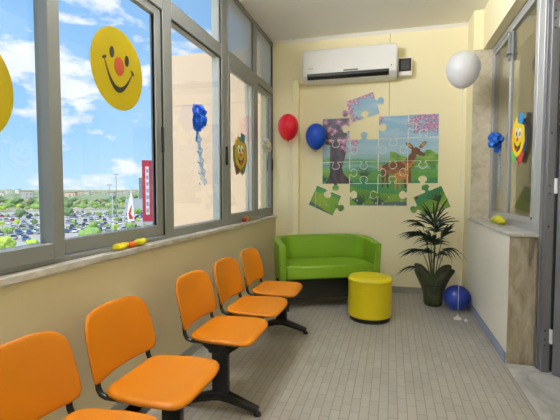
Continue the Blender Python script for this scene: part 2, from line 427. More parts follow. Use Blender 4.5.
# single tube mesh (one per side)
def one_tube(s):
    bm = bmesh.new(); tube(bm, [(x, s*.176, z) for x,_,z in pts], .013, 10, flat=.8)
    me = bpy.data.meshes.new('support_tube'); bm.to_mesh(me); bm.free(); me.materials.append(M_tub)
    for p in me.polygons: p.use_smooth = True
    return me
tubeL, tubeR = one_tube(-1), one_tube(1)
SX = -.905       # seat centre X
def leg_mesh():
    bm = bmesh.new()
    box(bm, -.048, .048, -.022, .022, .085, .36, bevel=.008)
    prism(bm, [(-.14,.395),(.14,.395),(.035,.32),(-.035,.32)], -.016, .016, axis='y')
    fp = [(-.22,.034),(-.14,.058),(-.05,.085),(.0,.095),(.05,.085),(.14,.058),(.22,.034)]
    tube(bm, [(x,0,z-.005) for x,z in fp], [.026,.030,.036,.040,.036,.030,.026], 10, flat=.85)
    for s in (-1,1):
        lathe(bm, [(0,0),(.022,0),(.022,.012),(.012,.022),(0,.022)], 12, c=(s*.215,0,0))
    return bm
def bench(name_label, ys, legs, y0, y1, SX):
    root = empty('beam_seating', (SX, (y0+y1)/2, 0)); tag(root, name_label, 'bench', 'orange beam seating along the window wall')
    def par(o, loc):
        o.parent = root; o.location = Vector(loc)-Vector(root.location); return o
    bm = bmesh.new(); box(bm, -.03, .03, y0, y1, .365, .405, bevel=.004)
    o = obj('beam', bm, None, M_tub); par(o, (SX-.02, 0, 0)); o.location = (-.02, -(y0+y1)/2, 0)
    for y in legs:
        o = obj('leg', leg_mesh(), None, M_tub, smooth=.6); par(o, (SX-.02, y, 0))
    for y in ys:
        s = bpy.data.objects.new('seat', seat_me); COL.objects.link(s); par(s, (SX, y, SEAT_Z-.012))
        b = bpy.data.objects.new('backrest', back_me); COL.objects.link(b); par(b, (SX-.198, y, .466+.140))
        for me in (tubeL, tubeR):
            t = bpy.data.objects.new('support_tube', me); COL.objects.link(t); par(t, (SX, y, SEAT_Z-.006))
        bm = bmesh.new(); box(bm, -.13, .11, -.015, .015, .402, .418, bevel=.003); box(bm, -.05, .05, -.15, .15, .402, .414, bevel=.003)
        o = obj('seat_bracket', bm, None, M_tub); par(o, (SX-.02, y, 0))
    return root
bench('nearest orange plastic two-seat beam bench on black frame by window wall', [1.03,1.535], [.72,1.62], .60, 1.80, -.93)
bench('farther orange plastic three-seat beam bench ending beside the green sofa', [2.185,2.69,3.205], [2.08,3.40], 1.98, 3.47, -.893)

# ------------------------------------------------------------------ green tub sofa
M_green = mat('green_leatherette', rgb(108,146,22), .42, var=.04, scale=6, bump=.05, bscale=120)
M_green2 = mat('green_seat', rgb(116,154,28), .42, var=.04, scale=6, bump=.05, bscale=120)
PHI = math.radians(27)
sofa = empty('tub_sofa', (-.715, 4.42, 0), PHI)
tag(sofa, 'low green tub sofa with curved back in the far left corner', 'sofa')
# local: x along width, y depth (front = -y)
def upath(w, d, r, n=10):
    P = [(-w/2, -d/2)]
    P += [(-w/2, -d/2 + (d-r)*k/4) for k in range(1,5)]
    P += [(-w/2+r-r*math.cos(a), d/2-r+r*math.sin(a)) for a in [PI/2*k/n for k in range(1,n+1)]]
    P += [(-w/2+r+(w-2*r)*k/4, d/2) for k in range(1,4)]
    P += [(w/2-r+r*math.sin(a), d/2-r+r*math.cos(a)) for a in [PI/2*k/n for k in range(0,n+1)]]
    P += [(w/2, d/2-r-(d-r)*k/4) for k in range(1,5)]
    return P
W_, D_ = 1.10, .60
cp = upath(W_-.07, D_-.035, .29, 14)
cp = [(x, y-.0225) for x,y in cp]
def shell():
    bm = bmesh.new(); rings = []
    n = len(cp)
    for i,(x,y) in enumerate(cp):
        a = Vector(cp[max(i-1,0)]); b = Vector(cp[min(i+1,n-1)]); t = (b-a).normalized(); nrm = Vector((-t.y, t.x))  # outward = left of the travel direction
        hback = .725 if y > .05 else .675 + .05*max(0,(y+.3)/.35)
        hw = .036
        prof = []
        # cross section: outward offset o, height z  (counter-clockwise)
        r = .014
        sec = [(-hw, .30), (hw, .30)]
        def corner(cx, cz, a0):
            return [(cx+r*math.cos(a0+PI/2*k/3), cz+r*math.sin(a0+PI/2*k/3)) for k in range(4)]
        sec = corner(-hw+r, .31+r, PI) + corner(hw-r-.012, .31+r, 1.5*PI) + corner(hw-r, hback-r, 0) + corner(-hw+r, hback-r, PI/2)
        rings.append([bm.verts.new((x+nrm.x*o, y+nrm.y*o, z)) for o,z in sec])
    m = len(rings[0])
    for a,b in zip(rings, rings[1:]):
        for k in range(m): bm.faces.new((a[k],a[(k+1)%m],b[(k+1)%m],b[k]))
    bm.faces.new(rings[0][::-1]); bm.faces.new(rings[-1])
    bmesh.ops.recalc_face_normals(bm, faces=bm.faces)
    es = [e for e in bm.edges if len(e.link_faces)==2 and e.calc_face_angle(0)>1.2 and (len(e.link_faces[0].verts)>6 or len(e.link_faces[1].verts)>6)]
    bmesh.ops.bevel(bm, geom=es, offset=.012, segments=3, affect='EDGES')
    return bm
obj('tub_back', shell(), sofa, M_green, smooth=.9)
def seatcush():
    bm = bmesh.new()
    ip = upath(W_-.145, D_-.08, .25, 12); ip = [(x, y-.04) for x,y in ip]
    ip[0] = (ip[0][0], -D_/2+.005); ip[-1] = (ip[-1][0], -D_/2+.005)
    fs = prism(bm, ip, .325, .46)
    bmesh.ops.recalc_face_normals(bm, faces=bm.faces)
    es = [e for e in bm.edges if e.calc_face_angle(0) > 1.0]
    bmesh.ops.bevel(bm, geom=es, offset=.014, segments=3, affect='EDGES')
    return bm
obj('seat', seatcush(), sofa, M_green2, smooth=.9)
bm = bmesh.new(); box(bm, -.46,.46,-.20,.20,.10,.305,bevel=.01)
obj('plinth', bm, sofa, M_black)
for sx in (-1,1):
    for y in (-.262,.17):
        bm = bmesh.new(); box(bm, sx*.47-.022, sx*.47+.022, y-.022, y+.022, 0, .30, bevel=.005)
        obj('leg', bm, sofa, M_blackm)

# ------------------------------------------------------------------ pouf
M_yel = mat('yellow_leatherette', rgb(204,186,6), .38, var=.03, scale=6, bump=.04, bscale=120)
pf = empty('pouf', (-.185, 3.97, 0)); tag(pf, 'round yellow leatherette pouf on black base before the green sofa', 'pouf')
bm = bmesh.new(); lathe(bm, [(0,.425),(.10,.425),(.165,.422),(.190,.416),(.202,.404),(.2055,.394),(.2075,.388),(.205,.382),(.206,.20),(.205,.06),(.201,.045),(.0,.045)], 64)
bmesh.ops.recalc_face_normals(bm, faces=bm.faces)
obj('upholstery', bm, pf, M_yel, smooth=.7)
bm = bmesh.new(); lathe(bm, [(0,0),(.185,0),(.19,.006),(.19,.05),(0,.05)], 48); bmesh.ops.recalc_face_normals(bm, faces=bm.faces)
obj('base', bm, pf, M_black, smooth=.6)

# ------------------------------------------------------------------ palm
M_leaf = mat('palm_leaf', rgb(26,42,20), .42, var=.25, scale=9)
M_stem = mat('palm_stem', rgb(70,88,38), .5, var=.15)
M_pot = mat('pot_green', rgb(34,40,24), .5, var=.1)
M_wrap = mat('wrap_paper', rgb(58,60,34), .55, var=.2, scale=14)
PX, PY = .452, 4.62
pl = empty('potted_palm', (PX, PY, 0)); tag(pl, 'tall dark green potted palm in wrapped pot against the back wall', 'plant')
bm = bmesh.new(); lathe(bm, [(0,0),(.078,0),(.084,.01),(.104,.21),(.112,.215),(.112,.235),(.10,.235),(.098,.21),(0,.20)], 28)
bmesh.ops.recalc_face_normals(bm, faces=bm.faces); obj('pot', bm, pl, M_pot, smooth=.6)
bm = bmesh.new(); lathe(bm, [(0,.205),(.095,.208)], 20); obj('soil', bm, pl, mat('soil', rgb(40,30,22), .9, var=.3, scale=60, bump=.5))
# flaring wrap
bm = bmesh.new(); rings = []
seg = 64
for j, t in enumerate([0,.15,.35,.55,.75,1.0]):
    ring = []
    for k in range(seg):
        a = 2*PI*k/seg
        pleat = .006*math.sin(a*11)*(.4+t)
        flap = abs(math.sin(a*2.0))**.8            # four big flaps of the folded sheet
        z = .012 + t*(.24 + .17*flap)
        r = .092 + .022*t + pleat + max(0,t-.45)**1.2*(.05+.20*flap)
        ring.append(bm.verts.new((r*math.cos(a), r*math.sin(a)*.8 if t>.5 else r*math.sin(a), z)))
    rings.append(ring)
for a,b in zip(rings, rings[1:]):
    for k in range(seg): bm.faces.new((a[k],a[(k+1)%seg],b[(k+1)%seg],b[k]))
o = obj('wrapping_paper', bm, pl, M_wrap, smooth=True); md = o.modifiers.new('s','SOLIDIFY'); md.thickness = .003
def frond(tip, az, tilt, n=12, L_=.28, spread=1.25, droop=.55):
    """one palm leaf: a stalk from the pot up to `tip` and a fan of pointed leaflets; az = bearing of the fan, tilt = its elevation"""
    bm = bmesh.new(); T = Vector(tip); a = math.radians(az); e0 = math.radians(tilt)
    base = Vector((T.x*.12, T.y*.12, .205)); mid = base.lerp(T, .55) + Vector((-T.x*.22, -T.y*.22, .02))
    pts = [base*(1-t)**2 + mid*2*t*(1-t) + T*t*t for t in [k/10 for k in range(11)]]
    tube(bm, pts, [.006-.003*k/10 for k in range(11)], 6, mi=1)
    ax = Vector((math.cos(a)*math.cos(e0), math.sin(a)*math.cos(e0), math.sin(e0)))
    side = ax.cross(Vector((0,0,1)))
    side = side.normalized() if side.length > .05 else Vector((1,0,0))
    if abs(side.x) < .35 and abs(ax.x) < .35: side = Vector((1,0,0))
    for j in range(n):
        t = -1 + 2*(j+.5)/n
        th = t*spread + random.uniform(-.13,.13)
        d = (ax*math.cos(th) + side*math.sin(th) + Vector((0,0,random.uniform(-.05,.12)))).normalized()
        q = T - ax*.05*abs(t); ll = L_*(1-.2*abs(t))*random.uniform(.7,1.12)
        wd = d.cross(Vector((0,1,.3))).normalized(); wd = (wd + side*.2).normalized()
        prev = None
        for k in range(8):
            u = k/7
            c = q + d*ll*u + Vector((0,0,-droop*ll*u*u))
            c.y = min(c.y, .42)
            hw = .0092*(math.sin(PI*(.10+.88*u))**.6 if k < 7 else .06)
            l_, m_, r_ = bm.verts.new(c-wd*hw+Vector((0,-.003,hw*.3))), bm.verts.new(c), bm.verts.new(c+wd*hw+Vector((0,-.003,hw*.3)))
            if prev:
                for x0,x1,y0,y1 in ((prev[0],prev[1],m_,l_),(prev[1],prev[2],r_,m_)): bm.faces.new((x0,x1,y0,y1))
            prev = (l_,m_,r_)
    return bm
for args in [((.0,.02,.90),270,84,15,.36,1.15,.22),((-.12,.03,.86),178,38,11,.30,.9,.6),((-.10,-.03,.76),190,20,11,.32,.8,.5),((.09,0,.76),15,56,11,.27,1.0,.25),
             ((-.13,-.06,.60),185,8,10,.27,.9,.5),((.12,-.03,.62),355,15,10,.22,1.0,.95),((-.20,-.07,.42),188,10,8,.20,.9,.7),((0,-.10,.70),268,62,12,.24,1.3,.5),
             ((.03,.10,.82),60,70,11,.26,1.2,.5),((-.05,-.10,.60),235,40,10,.24,1.2,.7),((.05,-.09,.58),310,45,10,.22,1.2,.7),((-.03,.10,.72),120,60,10,.26,1.2,.6),((-.08,.0,.70),175,62,11,.26,1.0,.4)]:
    obj('frond', frond(*args), pl, [M_leaf, M_stem])

# ------------------------------------------------------------------ balls and balloons
M_ballb = mat('blue_ball', rgb(18,40,124), .3, var=.03)
bl = bmesh.new(); bmesh.ops.create_uvsphere(bl, u_segments=40, v_segments=24, radius=.135)
for v in bl.verts: v.co.z *= .97
o = obj('ball', bl, None, M_ballb, loc=(.668,4.47,.131), smooth=True); tag(o, 'blue rubber ball on the floor right of the potted palm', 'ball')
def balloon(name, loc, r, elong, m, label, ztie, tiexy=None):
    root = empty(name, loc); tag(root, label, 'balloon', None)
    bm = bmesh.new(); prof = []
    n = 22
    for i in range(n+1):
        a = -PI/2 + PI*i/n
        z = math.sin(a)*r*elong; rr = math.cos(a)*r
        if z < 0: z *= 1.16; rr *= (1-.10*(abs(z)/(r*elong*1.16))**2)
        prof.append((max(0,rr), z))
    lathe(bm, prof, 36); bmesh.ops.recalc_face_normals(bm, faces=bm.faces); obj('envelope', bm, root, m, smooth=True)
    zb = -r*elong*1.16
    bm = bmesh.new(); lathe(bm, [(0,zb+.004),(.006,zb),(.005,zb-.006),(.012,zb-.016),(.004,zb-.018),(0,zb-.012)], 14); obj('knot', bm, root, m, smooth=True)
    bm = bmesh.new(); tx, ty = (tiexy or (0,0)); z1 = ztie-loc[2]
    tube(bm, [(tx*t**1.5+.004*math.sin(t*9), ty*t, (zb-.012)*(1-t)+z1*t) for t in [k/24 for k in range(25)]], .0022, 6)
    obj('string', bm, root, M_white)
    return root
M_red = mat('red_latex', rgb(228,28,48), .28, var=.02, trans=.15)
M_blu = mat('blue_latex', rgb(12,72,186), .28, var=.02, trans=.15)
M_wht = mat('white_latex', rgb(236,235,238), .32, var=.02, trans=.4)
balloon('balloon', (-1.232,4.90,2.02), .128, 1.19, M_red, 'red balloon floating in the corner above the green sofa', .02, (.04,.0))
balloon('balloon', (-.888,4.915,1.895), .126, 1.18, M_blu, 'dark blue balloon floating beside the puzzle picture', .02, (-.03,.05))
wb = balloon('balloon', (.633,4.17,2.37), .150, 1.05, M_wht, 'white balloon on a long string near the column', .03)
bm = bmesh.new(); lathe(bm, [(0,0),(.035,0),(.037,.006),(.03,.014),(.012,.018),(.010,.04),(0,.042)], 20)
bmesh.ops.recalc_face_normals(bm, faces=bm.faces)
o = obj('balloon_weight', bm, None, M_white, loc=(.633,4.17,0), smooth=.6); tag(o, 'small white disc weight on the floor holding the white balloon string', 'weight')
bm = bmesh.new(); lathe(bm, [(0,0),(.016,0),(.018,.01),(.008,.022),(0,.024)], 14); bmesh.ops.recalc_face_normals(bm, faces=bm.faces)
o = obj('plastic_clip', bm, None, M_white, loc=(.70,4.12,0), smooth=.6); tag(o, 'tiny white plastic clip lying right of the balloon weight', 'clip')

# ------------------------------------------------------------------ air conditioner
ac = empty('air_conditioner', (-.497, D, 2.522)); tag(ac, 'long white wall-mounted air conditioner above the puzzle picture', 'air conditioner')
M_ac = mat('ac_white', rgb(232,230,228), .35, var=.01)
bm = bmesh.new()
prof = [(-.001,.01),(-.13,.01),(-.185,.035),(-.215,.07),(-.222,.12),(-.215,.33),(-.205,.37),(-.18,.385),(-.001,.385)]
prism(bm, prof, -.545, .545, axis='x'); bmesh.ops.recalc_face_normals(bm, faces=bm.faces)
es = [e for e in bm.edges if abs(e.verts[0].co.x-e.verts[1].co.x)<.01]
bmesh.ops.bevel(bm, geom=es, offset=.012, segments=3, affect='EDGES')
obj('body', bm, ac, M_ac, smooth=.5)
bm = bmesh.new(); prism(bm, [(-.190,.030),(-.2235,.062),(-.2245,.094),(-.19,.09)], -.49, .455, axis='x'); bmesh.ops.recalc_face_normals(bm, faces=bm.faces)
obj('air_outlet', bm, ac, mat('outlet_dark', rgb(22,20,20), .5))
bm = bmesh.new(); box(bm, -.47,.44,-.226,-.214,.066,.072)
obj('louver', bm, ac, M_dark)
bm = bmesh.new(); box(bm, -.06,.11,-.2265,-.21,.104,.120, bevel=.002)
obj('display', bm, ac, mat('display_grey', rgb(92,96,84), .3))
bm = bmesh.new(); box(bm, .475,.487,-.226,-.21,.125,.137, bevel=.002); obj('indicator', bm, ac, M_dark)
bm = bmesh.new()
for k in range(4): box(bm, -.478+k*.016,-.467+k*.016,-.2255,-.214,.150,.159)
obj('badge', bm, ac, mat('badge_grey', rgb(150,150,150), .4))
sb = empty('switch_box', (.135, D, 2.555)); tag(sb, 'small white box with black window right of the air conditioner', 'switch box')
bm = bmesh.new(); box(bm, -.075,.075,-.11,0,.0,.20,bevel=.006); obj('housing', bm, sb, M_ac)
bm = bmesh.new(); box(bm, -.068,.066,-.116,-.108,.045,.19,bevel=.003); obj('window', bm, sb, M_dark)
bm = bmesh.new(); box(bm, -.045,.045,-.12,-.115,.06,.17,bevel=.003); obj('cover', bm, sb, mat('cover_grey', rgb(66,66,62), .3))

# ------------------------------------------------------------------ puzzle picture
def inpoly(x, y, P):
    r = False; n = len(P); j = n-1
    for i in range(n):
        xi, yi = P[i]; xj, yj = P[j]
        if (yi > y) != (yj > y) and x < (xj-xi)*(y-yi)/(yj-yi)+xi: r = not r
        j = i
    return r
def mixc(a, b, t): t = max(0,min(1,t)); return tuple(a[i]*(1-t)+b[i]*t for i in range(3))
def fbm(x, y, s, z=0.0): return noise.fractal(Vector((x*s, y*s, z)), 1.0, 2.0, 4)
def ell(u, v, cx, cy, rx, ry, ang=0):
    c, s = math.cos(ang), math.sin(ang); du, dv = (u-cx)*1.26, v-cy
    return ((du*c+dv*s)/rx)**2 + ((-du*s+dv*c)/ry)**2 <= 1
def capsule(u, v, a, b, r0, r1):
    ax, ay, bx, by = a[0]*1.26, a[1], b[0]*1.26, b[1]; px, py = u*1.26, v
    dx, dy = bx-ax, by-ay; t = max(0,min(1,((px-ax)*dx+(py-ay)*dy)/(dx*dx+dy*dy)))
    return math.hypot(px-ax-dx*t, py-ay-dy*t) <= r0*(1-t)+r1*t
blos = [(random.uniform(0,.30), random.uniform(.72,1.0), random.uniform(.02,.035)) for _ in range(18)] + \
       [(.76+.24*random.random()**.7, 1-.20*random.random(), random.uniform(.018,.032)) for _ in range(26)] + \
       [(.22+random.uniform(-.08,.08), random.uniform(.60,.78), random.uniform(.02,.034)) for _ in range(9)] + \
       [(random.uniform(.24,.52), random.uniform(.93,1.10), random.uniform(.02,.034)) for _ in range(22)]
tufts = []
for cx, cy, n_, h_ in ((.38,.31,11,.15),(.34,.0,13,.21),(.50,.0,11,.19),(.02,.28,6,.08),(.93,.10,10,.16)):
    for k in range(n_):
        a = math.radians(-50+100*k/(n_-1)); tufts.append(((cx,cy),(cx+math.sin(a)*h_*.7, cy+math.cos(a)*h_)))
def pic(u, v):
    n1 = fbm(u, v, 3.5); n2 = fbm(u, v, 14, 3)
    # sky
    c = mixc((176,208,224),(136,184,220), (v-.6)/.5)
    band = math.sin(v*46 + n1*5 + u*4)
    c = mixc(c, (196,220,230), .55*max(0,band) * (1 if v>.55 else .4))
    if v < .60: c = mixc(c, (150,190,190), (.60-v)/.08)
    # hills and river
    if v < .53+.03*n1+.02*math.sin(u*9): c = mixc((104,160,140),(130,180,120), .5+n2)
    if v < .48+.02*math.sin(u*7+1): c = mixc((110,170,168),(150,196,176), .5+math.sin(v*90+n1*4)*.5)
    if v < .415+.02*math.sin(u*8+2): c = mixc((96,158,92),(140,186,96), .5+n1+n2*.5)
    if v < .38+.015*math.sin(u*11): c = mixc((92,156,78),(124,176,80), .5+n1)
    if v < .30+.03*math.sin(u*6+1): c = mixc((60,140,96),(92,160,84), .5+n1*1.2)
    if v < .17+.04*math.sin(u*7): c = mixc((112,160,52),(150,178,66), .5+n1*1.4)
    if v < .03+.02*math.sin(u*9+2): c = (96,120,110)
    if u > .60 and .44+.05*n2 < v < .57+.05*n1+.04*math.sin(u*22): c = mixc((96,150,70),(150,184,90), .5+n2)
    # tree
    if v > .24:
        left = .075-.05*max(0,(.42-v)/.18)**2; right = .20 + .085*max(0,(.46-v)/.2)**2 + .02*math.sin(v*12)
        if left < u < right: c = mixc((44,34,50),(96,78,92), .5+math.sin(u*90+n1*6)*.4)
    if (u < .25+.03*n2 and v > .82+.05*n1) or ell(u,v,.10,.80,.16,.11): c = mixc((44,36,56),(92,74,96), .5+n2*1.4)
    if 0.22 < u < .5 and v > 1.03+.04*n1: c = mixc(c,(52,40,60), .8)
    for bx, by, br in blos:
        dx, dy = (u-bx)*1.26, v-by; d = math.hypot(dx, dy)
        if d < br*(1+.35*math.cos(5*math.atan2(dy,dx))):
            c = mixc((240,214,226),(176,112,156), d/br)
    for a, b in tufts:
        if capsule(u, v, a, b, .007, .002): c = (28,84,52)
    for k in range(16):
        fx = .10+.05*k*1.1; fy = .05+.05*math.sin(k*2.3)
        if math.hypot((u-fx)*1.26, v-fy) < .010: c = (214,190,210)
    # plain deer : doe and spotted young one
    br, lt, dk = (124,72,38), (206,160,104), (70,40,26)
    for a, b in (((.545,.40),(.540,.215)),((.575,.38),(.585,.21)),((.72,.38),(.735,.21)),((.76,.40),(.775,.22))):
        if capsule(u, v, a, b, .020, .009): c = br if v > .24 else dk
    if ell(u,v,.645,.425,.150,.068,.06): c = br
    if ell(u,v,.65,.385,.11,.030,.02): c = mixc(br,lt,.35)
    if capsule(u, v, (.745,.45),(.80,.575), .055, .030): c = br
    if ell(u,v,.52,.43,.016,.035,.5): c = lt
    if ell(u,v,.815,.605,.048,.040,-.2) or capsule(u,v,(.82,.60),(.875,.565),.030,.018): c = br
    if ell(u,v,.765,.665,.050,.022,-.75) or ell(u,v,.872,.672,.048,.020,.8): c = br
    if ell(u,v,.762,.668,.032,.011,-.75) or ell(u,v,.874,.674,.030,.010,.8): c = lt
    if ell(u,v,.885,.562,.012,.010): c = dk
    if ell(u,v,.842,.612,.009,.010): c = dk
    f1 = (200,140,68)
    for a, b in (((.655,.32),(.650,.18)),((.68,.32),(.69,.18)),((.745,.33),(.75,.19))):
        if capsule(u, v, a, b, .014, .007): c = f1
    if ell(u,v,.695,.335,.085,.045,.05): c = f1
    if capsule(u, v, (.735,.36),(.745,.43), .030, .022): c = f1
    if ell(u,v,.755,.45,.036,.028,-.2) or ell(u,v,.715,.48,.030,.012,-.7) or ell(u,v,.795,.485,.030,.012,.7): c = f1
    if ell(u,v,.765,.452,.007,.008): c = dk
    for sx, sy in ((.65,.35),(.67,.365),(.70,.36),(.685,.34),(.72,.35)):
        if ell(u,v,sx,sy,.006,.006): c = (232,206,160)
    return c
PW, PH = 1.36, 1.075
NC, NR = 4, 4
cw, chh = PW/NC, PH/NR
random.seed(11)
vt = {}   # vertical cuts between col i and i+1 in row j
ht = {}
for j in range(NR):
    for i in range(NC-1): vt[i,j] = random.choice((-1,1))
for j in range(NR-1):
    for i in range(NC): ht[i,j] = random.choice((-1,1))
vt[0,3] = 1; ht[1,2] = 1; vt[1,3] = -1; ht[0,0] = -1; ht[3,0] = 1; vt[0,0] = -1; vt[2,0] = 1
def edge(p, q, s):
    """jigsaw edge p->q, s = +1 bump to the left of travel, -1 right, 0 flat"""
    P, Q = Vector(p), Vector(q); d = Q-P; L = d.length; d.normalize(); n = Vector((-d.y, d.x))*s
    if s == 0: return [tuple(P)]
    m = L/2; r = .046
    out = [tuple(P), tuple(P+d*(m-.055)), tuple(P+d*(m-.026)+n*.004), tuple(P+d*(m-.022)+n*.018)]
    for k in range(13):
        a = math.radians(208 - 236*k/12)
        out.append(tuple(P+d*(m+r*math.cos(a))+n*(.052+r*.85*math.sin(a))))
    out += [tuple(P+d*(m+.022)+n*.018), tuple(P+d*(m+.026)+n*.004), tuple(P+d*(m+.055))]
    return out
def piece_outline(i, j):
    x0, x1, y0, y1 = i*cw, (i+1)*cw, j*chh, (j+1)*chh
    o = []
    o += edge((x0,y0),(x1,y0), 0 if j==0 else ht[i,j-1])
    o += edge((x1,y0),(x1,y1), 0 if i==NC-1 else vt[i,j])
    o += edge((x1,y1),(x0,y1), 0 if j==NR-1 else -ht[i,j])
    o += edge((x0,y1),(x0,y0), 0 if i==0 else -vt[i-1,j])
    return o
def dist_edge(x, y, P):
    best = 9
    for k in range(len(P)):
        ax, ay = P[k]; bx, by = P[(k+1)%len(P)]; dx, dy = bx-ax, by-ay; l2 = dx*dx+dy*dy
        t = 0 if l2 == 0 else max(0,min(1,((x-ax)*dx+(y-ay)*dy)/l2))
        d = (x-ax-dx*t)**2+(y-ay-dy*t)**2
        if d < best: best = d
    return math.sqrt(best)
def vc_mat():
    m = bpy.data.materials.new('printed_picture'); m.use_nodes = True; nt = m.node_tree
    a = nt.nodes.new('ShaderNodeVertexColor'); a.layer_name = 'print'
    nt.links.new(a.outputs['Color'], nt.nodes['Principled BSDF'].inputs['Base Color']); nt.nodes['Principled BSDF'].inputs['Roughness'].default_value = .4
    return m
M_print = vc_mat(); M_rim = mat('puzzle_rim', rgb(226,222,210), .6)
PX0, PZ0 = -.835, 1.045
def make_piece(i, j, label, loose=None):
    out = piece_outline(i, j); cx, cy = (i+.5)*cw, (j+.5)*chh
    root_loc = (PX0+cx, D, PZ0+cy); rot = 0
    if loose: root_loc = (loose[0], D, loose[1]); rot = loose[2]
    th = .010
    sh = .0016
    bm = bmesh.new()
    vs0 = [bm.verts.new((x-cx, 0, y-cy)) for x,y in out]; vs1 = [bm.verts.new((x-cx, -th, y-cy)) for x,y in out]
    n = len(out)
    bm.faces.new(vs1); bm.faces.new(vs0[::-1])
    for k in range(n): bm.faces.new((vs0[k],vs0[(k+1)%n],vs1[(k+1)%n],vs1[k]))
    bmesh.ops.recalc_face_normals(bm, faces=bm.faces)
    bmesh.ops.triangulate(bm, faces=[f for f in bm.faces if len(f.verts)>4])
    cs = .0062
    layer = bm.loops.layers.float_color.new('print')
    for f in bm.faces:
        for l in f.loops: l[layer] = (.8,.8,.75,1)
    xs0 = min(p[0] for p in out); xs1 = max(p[0] for p in out); ys0 = min(p[1] for p in out); ys1 = max(p[1] for p in out)
    vd = {}
    def V(a, b):
        if (a,b) not in vd: vd[a,b] = bm.verts.new((xs0+a*cs-cx, -th-.0012, ys0+b*cs-cy))
        return vd[a,b]
    for a in range(int((xs1-xs0)/cs)+1):
        for b in range(int((ys1-ys0)/cs)+1):
            x, y = xs0+(a+.5)*cs, ys0+(b+.5)*cs
            if not inpoly(x, y, out) or dist_edge(x, y, out) < .0034: continue
            f = bm.faces.new((V(a,b),V(a+1,b),V(a+1,b+1),V(a,b+1))); f.material_index = 1
            c = pic(x/PW, y/PH); c = tuple((lin(q_)**1.12)*.88 for q_ in c)+(1,)
            for l in f.loops: l[layer] = c
    o = obj('puzzle_piece', bm, None, [M_rim, M_print]); o.location = root_loc; o.rotation_euler = (0, rot, 0)
    tag(o, label, 'puzzle piece', 'jigsaw pieces of the deer picture on the back wall')
rown = ['bottom row', 'third row from the top', 'second row from the top', 'top row']
desc = {
 (0,3):'jigsaw piece showing dark tree crown, upper left corner of the picture',
 (2,3):'jigsaw piece of plain striped sky, top row beside the gap',
 (3,3):'jigsaw piece with pink blossom in the upper right corner of the picture',
 (0,2):'jigsaw piece with tree trunk and blossom, directly under the top left corner piece',
 (1,2):'jigsaw piece of sky and river, directly beneath the gap in the top row',
 (2,2):'jigsaw piece of pale sky and hills above the back of the brown deer',
 (3,2):"jigsaw piece carrying the brown deer's head and ears",
 (0,1):'jigsaw piece with lower tree trunk, at the left edge of the picture',
 (1,1):'jigsaw piece of river bank and grass tuft between tree and deer',
 (2,1):"jigsaw piece carrying the brown deer's rump and hind legs",
 (3,1):"jigsaw piece with the deer's chest, at the right edge under its head",
 (1,0):'jigsaw piece of yellow-green grass, left one of the bottom row still in place',
 (2,0):'jigsaw piece of green grass at the bottom edge, just under the deer legs',
}
for (i,j), lb in desc.items(): make_piece(i, j, lb)
make_piece(1, 3, 'loose tilted jigsaw piece with blossom and sky, stuck above the picture', (-.345, 2.235, math.radians(-17)))
make_piece(0, 0, 'loose tilted jigsaw piece of green grass at lower left of the picture', (-.80, 1.105, math.radians(24)))
make_piece(3, 0, 'loose tilted jigsaw piece of grass at lower right, above the palm', (.462, 1.098, math.radians(-24)))

# ------------------------------------------------------------------ smileys and clown faces
def disc(bm, cx, cy, rx, ry, z0, z1, mi, seg=40, ang=0):
    P = [(cx+rx*math.cos(2*PI*k/seg)*math.cos(ang)-ry*math.sin(2*PI*k/seg)*math.sin(ang), cy+rx*math.cos(2*PI*k/seg)*math.sin(ang)+ry*math.sin(2*PI*k/seg)*math.cos(ang)) for k in range(seg)]
    prism(bm, P, z0, z1, mi)
def tomesh(bm):
    bmesh.ops.recalc_face_normals(bm, faces=bm.faces); return bm
M_smile = mat('smiley_yellow', rgb(200,178,0), .5, var=.03, trans=.35)
M_smred = mat('smiley_red', rgb(196,84,52), .5, trans=.3)
M_ink = mat('ink_black', rgb(24,20,16), .5)
LW = Matrix(((0,0,1,0),(1,0,0,0),(0,1,0,0),(0,0,0,1)))      # local x->Y, y->Z, z->X (faces +X, into the room)
RW = Matrix(((0,0,-1,0),(-1,0,0,0),(0,1,0,0),(0,0,0,1)))    # faces -X
def place(root, basis, loc, rot=0): root.matrix_world = Matrix.Translation(loc) @ basis @ Matrix.Rotation(rot,4,'Z')
def smiley(loc, label, rot):
    r = empty('smiley_disc'); tag(r, label, 'decoration')
    R = .226
    bm = bmesh.new(); disc(bm,0,0,R,R,0,.003,0,64); obj('face_disc', tomesh(bm), r, M_smile)
    for sx in (-1,1):
        bm = bmesh.new(); disc(bm,sx*.066,.075,.019,.032,.003,.0045,0,28); obj('eye', tomesh(bm), r, M_ink)
    bm = bmesh.new(); disc(bm,0,.018,.042,.052,.003,.006,0,36); obj('nose', tomesh(bm), r, M_smred)
    bm = bmesh.new()
    N = 20; up = []; lo = []
    for k in range(N+1):
        t = -1+2*k/N
        up.append((t*.122, -.098+.122*t*t-.0)); lo.append((t*.126, -.098+.122*t*t-.030*(1-t*t)-.003))
    prism(bm, lo+up[::-1], .003, .0045)
    for s in (-1,1): disc(bm, s*.124, .024, .020, .008, .003, .0044, 0, 14, ang=-s*.6)
    obj('mouth', tomesh(bm), r, M_ink)
    place(r, LW, loc, rot)
    r.scale = (1,1,1)
smiley((-1.498, 1.115, 1.633), 'yellow smiley disc cut by the left photo edge, on the nearest pane', 0)
smiley((-1.500, 2.02, 1.925), 'whole yellow smiley disc with red nose stuck on the second pane', -.10)

